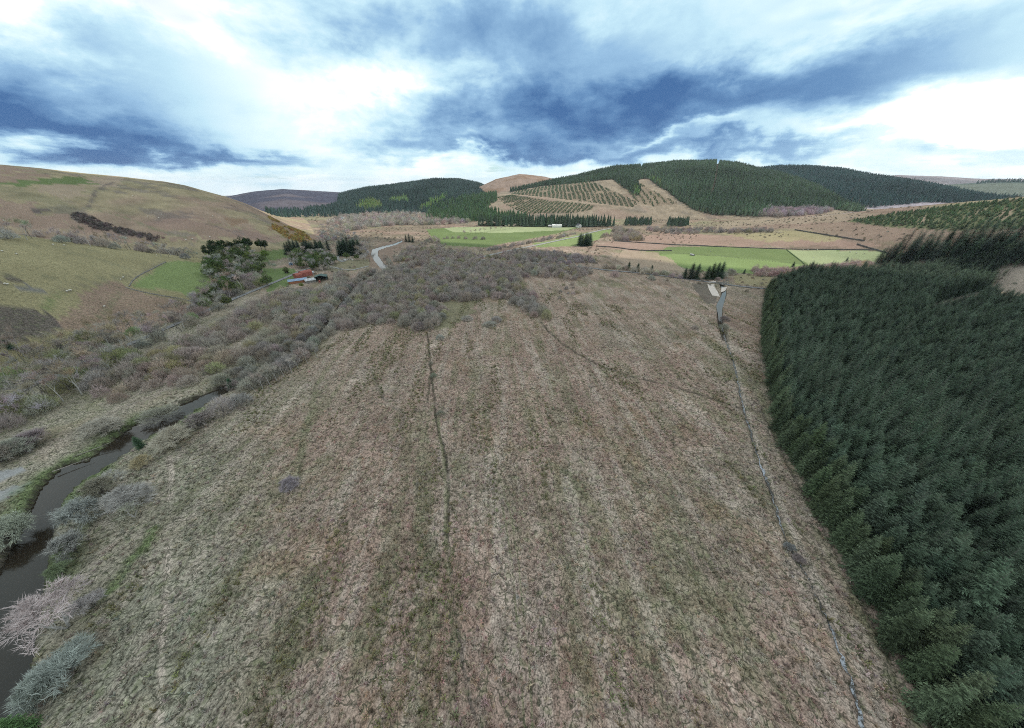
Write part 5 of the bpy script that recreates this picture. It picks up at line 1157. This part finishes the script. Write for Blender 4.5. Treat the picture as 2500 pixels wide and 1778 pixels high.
building('farmhouse', 976, 537, .8, 9, 14, 4.5, 3.5, m_white, m_slate, 'distant farmhouse below the green larch slope', chimney=True, cat='house')
building('field_shelter', 1690, 624, .3, 3, 5, 1.5, .4, m_stone, m_grey, 'low pale shelter at the left end of the right field', cat='shelter')
# graveyard stones and van near the spruce block
def small_box(name, px, py, dims, mat, label, cat, rot=0.3, group=None, top=None):
    p = place(px, py); m = MB(); w_, l_, h_ = dims; m.box(-w_ / 2, w_ / 2, -l_ / 2, l_ / 2, -.1, h_ * .85); m.tube((0, -l_ / 2, h_ * .8), (0, l_ / 2, h_ * .8), w_ * .46, w_ * .46, 8)
    o = mkobj(name, m.mesh(name, mat)); o.location = (p[0], p[1], p[2]); o.rotation_euler = (0, 0, rot); return tag(o, label, cat, group)
for i, (px, py) in enumerate([(838, 633), (843, 634), (848, 635), (853, 634), (858, 634), (861, 636), (850, 632), (856, 631)]):
    small_box('gravestone', px, py, (.9, .35, 1.4), m_white, 'small pale upright stone in the graveyard', 'gravestone', .2, 'stones in the graveyard')
def van(px, py, rot, col, label):
    p = place(px, py); e = bpy.data.objects.new('van', None); e.location = tuple(p); e.rotation_euler = (0, 0, rot); link(e); tag(e, label, 'van')
    m = MB(); m.box(-.95, .95, -2.3, 1.4, .45, 2.1); m.box(-.93, .93, 1.4, 2.4, .45, 1.25); m.quad((-.93, 1.4, 2.05), (.93, 1.4, 2.05), (.93, 2.0, 1.25), (-.93, 2.0, 1.25)); mkobj('body', m.mesh('body', col), None, e)
    m = MB(); m.quad((-.8, 1.47, 1.98), (.8, 1.47, 1.98), (.8, 1.95, 1.35), (-.8, 1.95, 1.35)); mkobj('windscreen', m.mesh('windscreen', m_dark), None, e)
    for sx in (-.85, .85):
        for sy in (-1.5, 1.6):
            m = MB(); m.tube((sx - .12, sy, .36), (sx + .12, sy, .36), .36, .36, 10); mkobj('wheel', m.mesh('wheel', m_dark), None, e)
van(842, 637, .9, m_white, 'white van parked beside the graveyard'); van(764, 668, .4, m_light, 'pale van parked behind the red barn')
small_box('trailer', 781, 690, (1.8, 2.6, 1.3), m_red, 'small red trailer in front of the green shed', 'trailer', .5)

# ------------------------------------------------------------------ bridge, sheets of new matting, poles
m_mat = flat_mat('new_matting', (.62, .54, .49), .12, 3); m_bridge = flat_mat('bridge_stone', (.27, .25, .23), .4, 1.5)
def pix_sheet(name, pix, mat, label, cat, lift=.12, thick=.06):
    W = hit(*np.array(pix, float).T); bm = bmesh.new(); vs = [bm.verts.new((w[0], w[1], w[2] + lift)) for w in W]; f = bm.faces.new(vs)
    if f.normal.z < 0: f.normal_flip()
    r_ = bmesh.ops.extrude_face_region(bm, geom=[f]); bmesh.ops.translate(bm, vec=(0, 0, -thick - lift), verts=[v for v in r_['geom'] if isinstance(v, bmesh.types.BMVert)])
    bmesh.ops.recalc_face_normals(bm, faces=bm.faces)
    me = bpy.data.meshes.new(name); bm.to_mesh(me); bm.free(); return tag(mkobj(name, me, mat), label, cat)
pix_sheet('bank_matting', [(1727, 695), (1744, 695), (1745, 703), (1752, 713), (1757, 725), (1739, 722), (1731, 708)], m_mat, 'long pale matting strip on the left stream bank', 'matting', .22)
pix_sheet('bank_matting', [(1761, 703), (1775, 702), (1770, 711), (1760, 714)], m_mat, 'small pale matting patch right of the stream', 'matting', .22)
pix_sheet('bank_matting', [(1727, 690), (1742, 686), (1754, 690), (1744, 692)], m_mat, 'pale matting patch above the lane by the bridge', 'matting', .22)
bp = place(1762, 694); bt = ROAD_R[np.argmin(np.hypot(ROAD_R[:, 0] - bp[0], ROAD_R[:, 1] - bp[1]))]; i0 = int(np.argmin(np.hypot(ROAD_R[:, 0] - bp[0], ROAD_R[:, 1] - bp[1]))); dv = ROAD_R[min(i0 + 1, len(ROAD_R) - 1)] - ROAD_R[i0 - 1]; ang = math.atan2(dv[1], dv[0])
e = bpy.data.objects.new('bridge', None); e.location = (bt[0], bt[1], bp[2]); e.rotation_euler = (0, 0, ang); link(e); tag(e, 'small stone road bridge with dark arch over the stream', 'bridge')
for sy in (-2.15, 2.15):
    m = MB(); m.box(-4.5, 4.5, sy - .2, sy + .2, -.1, .95)
    for q in range(9): m.box(-4.4 + q, -3.6 + q, sy - .23, sy + .23, .95, 1.08)
    mkobj('parapet', m.mesh('parapet', m_bridge), None, e)
for sx in (-1, 1):
    m = MB(); m.box(min(sx * 1.6, sx * 3.6), max(sx * 1.6, sx * 3.6), -2.3, 2.3, -1.6, -.12); mkobj('abutment', m.mesh('abutment', m_bridge), None, e)
m = MB(); m.box(-1.58, 1.58, -1.2, 1.2, -.6, -.12); mkobj('soffit', m.mesh('soffit', m_dark), None, e)  # near-black box paints the shade under the arch
def rock(name, px, py, s, label, grp):
    p = place(px, py); bm = bmesh.new(); bmesh.ops.create_icosphere(bm, subdivisions=1, radius=s)
    for v in bm.verts: v.co = v.co * (1 + rng.uniform(-.25, .25)); v.co.z *= .65
    me = bpy.data.meshes.new(name); bm.to_mesh(me); bm.free(); o = mkobj(name, me, m_stone); o.location = (p[0], p[1], p[2] + s * .2); tag(o, label, 'boulder', grp)
for i in range(16): rock('boulder', 1746 + rng.uniform(0, 34), 688 + rng.uniform(-3, 8) , rng.uniform(.4, .9), 'grey boulder heaped round the bridge', 'boulders round the bridge')
for i in range(12): rock('boulder', 1755 + rng.uniform(0, 26), 683 + rng.uniform(-2, 3) , rng.uniform(.4, .8), 'grey boulder heaped round the bridge', 'boulders round the bridge')
def pole(px, py, h, label, r=.1):
    p = place(px, py); e = bpy.data.objects.new('pole', None); e.location = tuple(p); link(e); tag(e, label, 'pole')
    m = MB(); m.tube((0, 0, -.4), (0, 0, h), r, r * .75, 7); mkobj('shaft', m.mesh('shaft', m_wood), None, e); m = MB(); m.box(-.5, .5, -.05, .05, h - .35, h - .25); mkobj('crossbar', m.mesh('crossbar', m_wood), None, e)
pole(1794, 744, 6.5, 'slim wooden pole on the grass right of the stream'); pole(1756, 942, 4.0, 'short leaning wooden pole on the moor left of the drain'); pole(1052, 655, 7.0, 'pale pole beside the tiny pool in the scrub')
pix_sheet('pool', [(1140, 655), (1150, 653), (1149, 663), (1143, 667)], m_light, 'tiny pool in the scrub with its sky shine painted pale', 'pool', .1)  # flat pale colour stands in for sky reflected on the water

# ------------------------------------------------------------------ walls and fences
def wall(pix, label, h=1.3, w=.6, name='drystone_wall', mat=None, cat='wall'):
    P = resample(hit(*smooth_line(pix, 4).T)[:, :2], 3.0); n = len(P); tg = np.gradient(P, axis=0); tg /= np.linalg.norm(tg, axis=1)[:, None]; nr = np.stack([-tg[:, 1], tg[:, 0]], -1)
    z = height(P[:, 0], P[:, 1]); hh = h * rng.uniform(.8, 1.15, n); V = np.concatenate([np.column_stack([P + nr * w / 2, z - .4]), np.column_stack([P - nr * w / 2, z - .4]), np.column_stack([P - nr * w * .35, z + hh]), np.column_stack([P + nr * w * .35, z + hh])])
    i = np.arange(n - 1); F = [np.stack([a_ * n + i, b_ * n + i, b_ * n + i + 1, a_ * n + i + 1], -1) for a_, b_ in ((0, 1), (1, 2), (2, 3), (3, 0))]
    return tag(mkobj(name, mesh_from(name, V, F), mat or m_stone), label, cat)
m_dwall = flat_mat('dark_wall_stone', (.115, .105, .10), .35, 1.0)
wall([(308, 703), (340, 712), (400, 724), (440, 730), (482, 740)], 'stone wall below the small green field on the left', .8, .4, mat=m_stone)
wall([(315, 700), (330, 680), (365, 660), (405, 640)], 'tumbled wall up the left side of the small green field', .5, mat=m_stone)
wall([(1728, 602), (1830, 606), (1930, 609), (2030, 610), (2145, 611)], 'dark straight wall along the top of the right fields', 1.1, .7, mat=m_dwall)
wall([(2092, 597), (2110, 603), (2145, 613), (2170, 620)], 'dark wall dropping to the corner of the right field', 1.5, .8, mat=m_dwall)
wall([(1940, 562), (1990, 570), (2040, 578), (2110, 589)], 'dark wall slanting across the brown rough ground', 1.5, .8, mat=m_dwall)
wall([(1455, 602), (1500, 605), (1560, 612), (1640, 613)], 'dark bank wall below the bracken field', 1.3, 1.0, mat=m_dwall)
wall([(1500, 589), (1560, 593), (1640, 598), (1730, 602)], 'dark bank wall above the bracken field', 1.3, 1.0, mat=m_dwall)
wall([(1920, 610), (1935, 622), (1958, 640), (1962, 645)], 'grassy bank dividing the two right fields', .8, 1.2, 'field_bank', flat_mat('grassy_bank', (.10, .14, .06), .3, .6), 'bank')
def fence(pix, n, label, h=1.2):
    P = resample(hit(*smooth_line(pix, 4).T)[:, :2], .5); j = np.linspace(0, len(P) - 1, n).astype(int); Q = P[j]; z = height(Q[:, 0], Q[:, 1]); e = bpy.data.objects.new('wire_fence', None); e.location = (Q[0, 0], Q[0, 1], z[0]); link(e); tag(e, label, 'fence')
    m = MB(); m.box(-.09, .09, -.09, .09, -.3, h); pm = m.mesh('post', m_wood)
    for q, zz in zip(Q, z): o = mkobj('post', pm, None, e); o.location = (q[0] - Q[0, 0], q[1] - Q[0, 1], zz - z[0])
    for hh in (.45, .8, 1.1):
        m = MB()
        for a_ in range(n - 1): m.tube((Q[a_, 0] - Q[0, 0], Q[a_, 1] - Q[0, 1], z[a_] - z[0] + hh), (Q[a_ + 1, 0] - Q[0, 0], Q[a_ + 1, 1] - Q[0, 1], z[a_ + 1] - z[0] + hh), .015, .015, 3)
        mkobj('wire', m.mesh('wire', m_slate), None, e)
fence([(1650, 619), (1760, 627), (1860, 637), (1960, 647)], 44, 'post and wire fence across the bright right field')
fence([(1820, 677), (1870, 676), (1905, 674)], 12, 'short fence by the hedge right of the bridge')
fence([(1100, 645), (1180, 630), (1270, 614), (1340, 600)], 30, 'roadside fence below the pale road')

# ------------------------------------------------------------------ driftwood and sheep
def drift(px, py, L, rot, label):
    p = place(px, py); o = mkobj('driftwood', log_mesh(L, .16, int(px))); o.location = (p[0], p[1], p[2] + .15); o.rotation_euler = (0, 0, rot); tag(o, label, 'driftwood')
drift(228, 1100, 9, .75, 'pale curved driftwood branch on the left bank'); drift(176, 1135, 8, .85, 'bleached branch lying in the river mouth'); drift(365, 1035, 7, .5, 'dead branch stranded at the river rapid'); drift(330, 985, 5, 1.0, 'short dead branch in the grass of the left flat')
m_wool = flat_mat('wool', (.72, .69, .62), .1, 6); m_face = flat_mat('sheep_face', (.25, .22, .2), .2, 6)
def ball(c, r, sx=1, sy=1, sz=1, k=8):
    m = MB(); n0 = 0; rings = 5
    for i in range(rings + 1):
        v = -PI / 2 + PI * i / rings
        for j in range(k): m.v.append((c[0] + r * sx * math.cos(v) * math.cos(2 * PI * j / k), c[1] + r * sy * math.cos(v) * math.sin(2 * PI * j / k), c[2] + r * sz * math.sin(v)))
    for i in range(rings):
        for j in range(k): m.f.append((i * k + j, i * k + (j + 1) % k, (i + 1) * k + (j + 1) % k, (i + 1) * k + j))
    return m
sb = ball((0, 0, .72), .42, 1.45, .95, .95).mesh('body', m_wool); sh = ball((.72, 0, .82), .17, 1.4, .8, .9).mesh('head', m_face); sl = MB(); sl.tube((0, 0, 0), (0, 0, .45), .05, .06, 5); sl = sl.mesh('leg', m_face)
def sheep(px, py, label, grp, s=.95):
    p = place(px, py); e = bpy.data.objects.new('sheep', None); e.location = tuple(p); e.rotation_euler = (0, 0, rng.uniform(0, 6.28)); e.scale = (s, s, s); link(e); tag(e, label, 'sheep', grp)
    mkobj('body', sb, None, e); mkobj('head', sh, None, e)
    for (lx, ly) in ((.38, .18), (.38, -.18), (-.38, .18), (-.38, -.18)): o = mkobj('leg', sl, None, e); o.location = (lx, ly, 0)
for (px, py) in [(7, 615), (42, 622), (131, 599), (158, 601), (202, 596), (383, 625), (296, 684), (302, 679), (14, 695), (20, 696), (165, 713), (171, 711), (175, 711), (256, 750)]: sheep(px, py, 'white sheep grazing on the left pasture', 'sheep on the left pasture')
for (px, py) in [(10, 540), (395, 525), (413, 462), (388, 534), (362, 530), (520, 529), (455, 587), (513, 580), (470, 585), (325, 480)]: sheep(px, py, 'tiny white sheep high on the left hill', 'sheep on the left hill', 1.15)
for (px, py) in [(1735, 615), (1960, 611), (1972, 612), (1995, 611), (2050, 618), (2075, 616), (2090, 619), (1985, 630), (2110, 620)]: sheep(px, py, 'tiny white sheep on the right green fields', 'sheep on the right fields', 1.1)

# ------------------------------------------------------------------ grass tussocks on the open moor
x, y = jitter_grid(-150, 175, -6, 215, .82, .5); r = np.hypot(x, y)
k = (r > 9) & (rng.random(len(x)) < np.clip(.92 - r / 250, .08, 1)) & (fbm(x, y, 2.4, 3, 144) > .40); x, y = x[k], y[k]
k = ~inpoly_w(x, y, PLANT) & ~inpoly_w(x, y, grow(RIV_NEAR, 1.0)); dd, _ = segdist(x, y, DITCH_R); k &= dd > 1.6; x, y = x[k], y[k]; r = np.hypot(x, y)
k = np.ones(len(x), bool)
for (pts, w, c_, d_, s_, wob) in LINES_W:
    if d_ != 0 and w < 1.5 and np.hypot(*pts.T).min() < 250:
        dd, _ = segdist(x, y, pts); k &= dd > w * .75
x, y, r = x[k], y[k], r[k]
z0 = np.zeros(len(x)); tc_, tt_, _ = zones_colour(x, y, z0.copy(), np.full(len(x), -1)); n = len(x)
zz = height(x, y) + ((fbm(x, y, 1.6, 3, 33) - .5) * .55)
dens = fbm(x, y, 1.7, 3, 44); s = (.75 + .9 * dens) * rng.uniform(.75, 1.3, n)
tn = tc_ * rng.uniform(.62, 1.65, (n, 1)) * (1 + rng.normal(0, .06, (n, 3)))
lean = fbm(x, y, 12, 2, 3) * 6
scatter('moor_grass', np.column_stack([x, y, zz]), np.column_stack([.25 * np.sin(lean), .25 * np.cos(lean), rng.uniform(0, 6.28, n)]), np.column_stack([s, s, s * rng.uniform(.7, 1.2, n)]), np.clip(tn, .02, .8), rng.integers(0, 4, n), TUFT, 'pale tussocky moor grass covering the foreground')

x, y = jitter_grid(-140, 170, 6, 260, 1.5, .5); r = np.hypot(x, y)
k = (r > 12) & (fbm(x + y * .07, y * .22, 7, 4, 301) > .63) & ~inpoly_w(x, y, PLANT) & ~inpoly_w(x, y, grow(RIV_NEAR, 1.5)); x, y = x[k], y[k]; n = len(x); s = rng.uniform(1.0, 2.2, n)
scatter('rush_clumps', np.column_stack([x, y, height(x, y) - .05]), euler(n, .2), np.column_stack([s, s, s * 1.1]), tints(n, (.20, .19, .10), .25, .08), rng.integers(0, 4, n), TUFT, 'olive rush clumps scattered in drifts over the moor')

# ------------------------------------------------------------------ an unseen cloudbank added to shade the near moor
nu, nv = 120, 40
U, V = np.meshgrid(np.linspace(0, 2 * math.pi, nu, endpoint=False), np.linspace(-math.pi / 2, math.pi / 2, nv))
cx = np.cos(V) * np.cos(U); cy = np.cos(V) * np.sin(U); cz = np.sin(V)
bump_ = 1 + .55 * (fbm(cx * 3 + 9, cy * 3 + cz * 2, 1.0, 5, 70) - .5) * 2 * .6
CL = (640.0, 590.0, 1100.0); rotc = math.radians(-14)
ex = cx * 1000 * bump_; ey = cy * 470 * bump_; ez = np.where(cz < 0, cz * 45, cz * 170 * bump_)
V_ = np.column_stack([(ex * math.cos(rotc) - ey * math.sin(rotc)).ravel() + CL[0], (ex * math.sin(rotc) + ey * math.cos(rotc)).ravel() + CL[1], ez.ravel() + CL[2]])
ii = np.arange(nu); jj = (ii + 1) % nu; rw = np.arange(nv - 1)[:, None] * nu
cf = np.stack([rw + ii, rw + jj, rw + nu + jj, rw + nu + ii], -1).reshape(-1, 4)
m_cloud, t, b = material('shade_cloud_shell'); t.n.remove(b)
d_ = t.new('ShaderNodeBsdfDiffuse'); d_.inputs[0].default_value = (.94, .93, .92, 1); tr = t.new('ShaderNodeBsdfTranslucent'); tr.inputs[0].default_value = (.94, .93, .92, 1)
mx = t.new('ShaderNodeMixShader'); mx.inputs[0].default_value = .55; t.l.new(d_.outputs[0], mx.inputs[1]); t.l.new(tr.outputs[0], mx.inputs[2]); t.l.new(mx.outputs[0], t.n['Material Output'].inputs[0])
cme = mesh_from('shade_cloud', V_, [cf]); cme.polygons.foreach_set('use_smooth', np.ones(len(cme.polygons), bool))
tag(mkobj('shade_cloud', cme, m_cloud), 'unseen cloudbank added to shade the near moor', kind='stuff')

# ------------------------------------------------------------------ haze in the valley air
HB = MB(); HB.box(-15000, 15000, -15000, 15000, -300, 235); m_haze = bpy.data.materials.new('haze_air'); m_haze.use_nodes = True; t = NT(m_haze.node_tree); t.n.clear()
pv = t.new('ShaderNodeVolumePrincipled'); pv.inputs['Color'].default_value = (.80, .88, 1.0, 1); pv.inputs['Density'].default_value = 4.0e-5; pv.inputs['Anisotropy'].default_value = .2
ho = t.new('ShaderNodeOutputMaterial'); t.l.new(pv.outputs[0], ho.inputs['Volume'])
tag(mkobj('haze', HB.mesh('haze', m_haze)), 'thin bluish haze filling the valley air', kind='stuff')
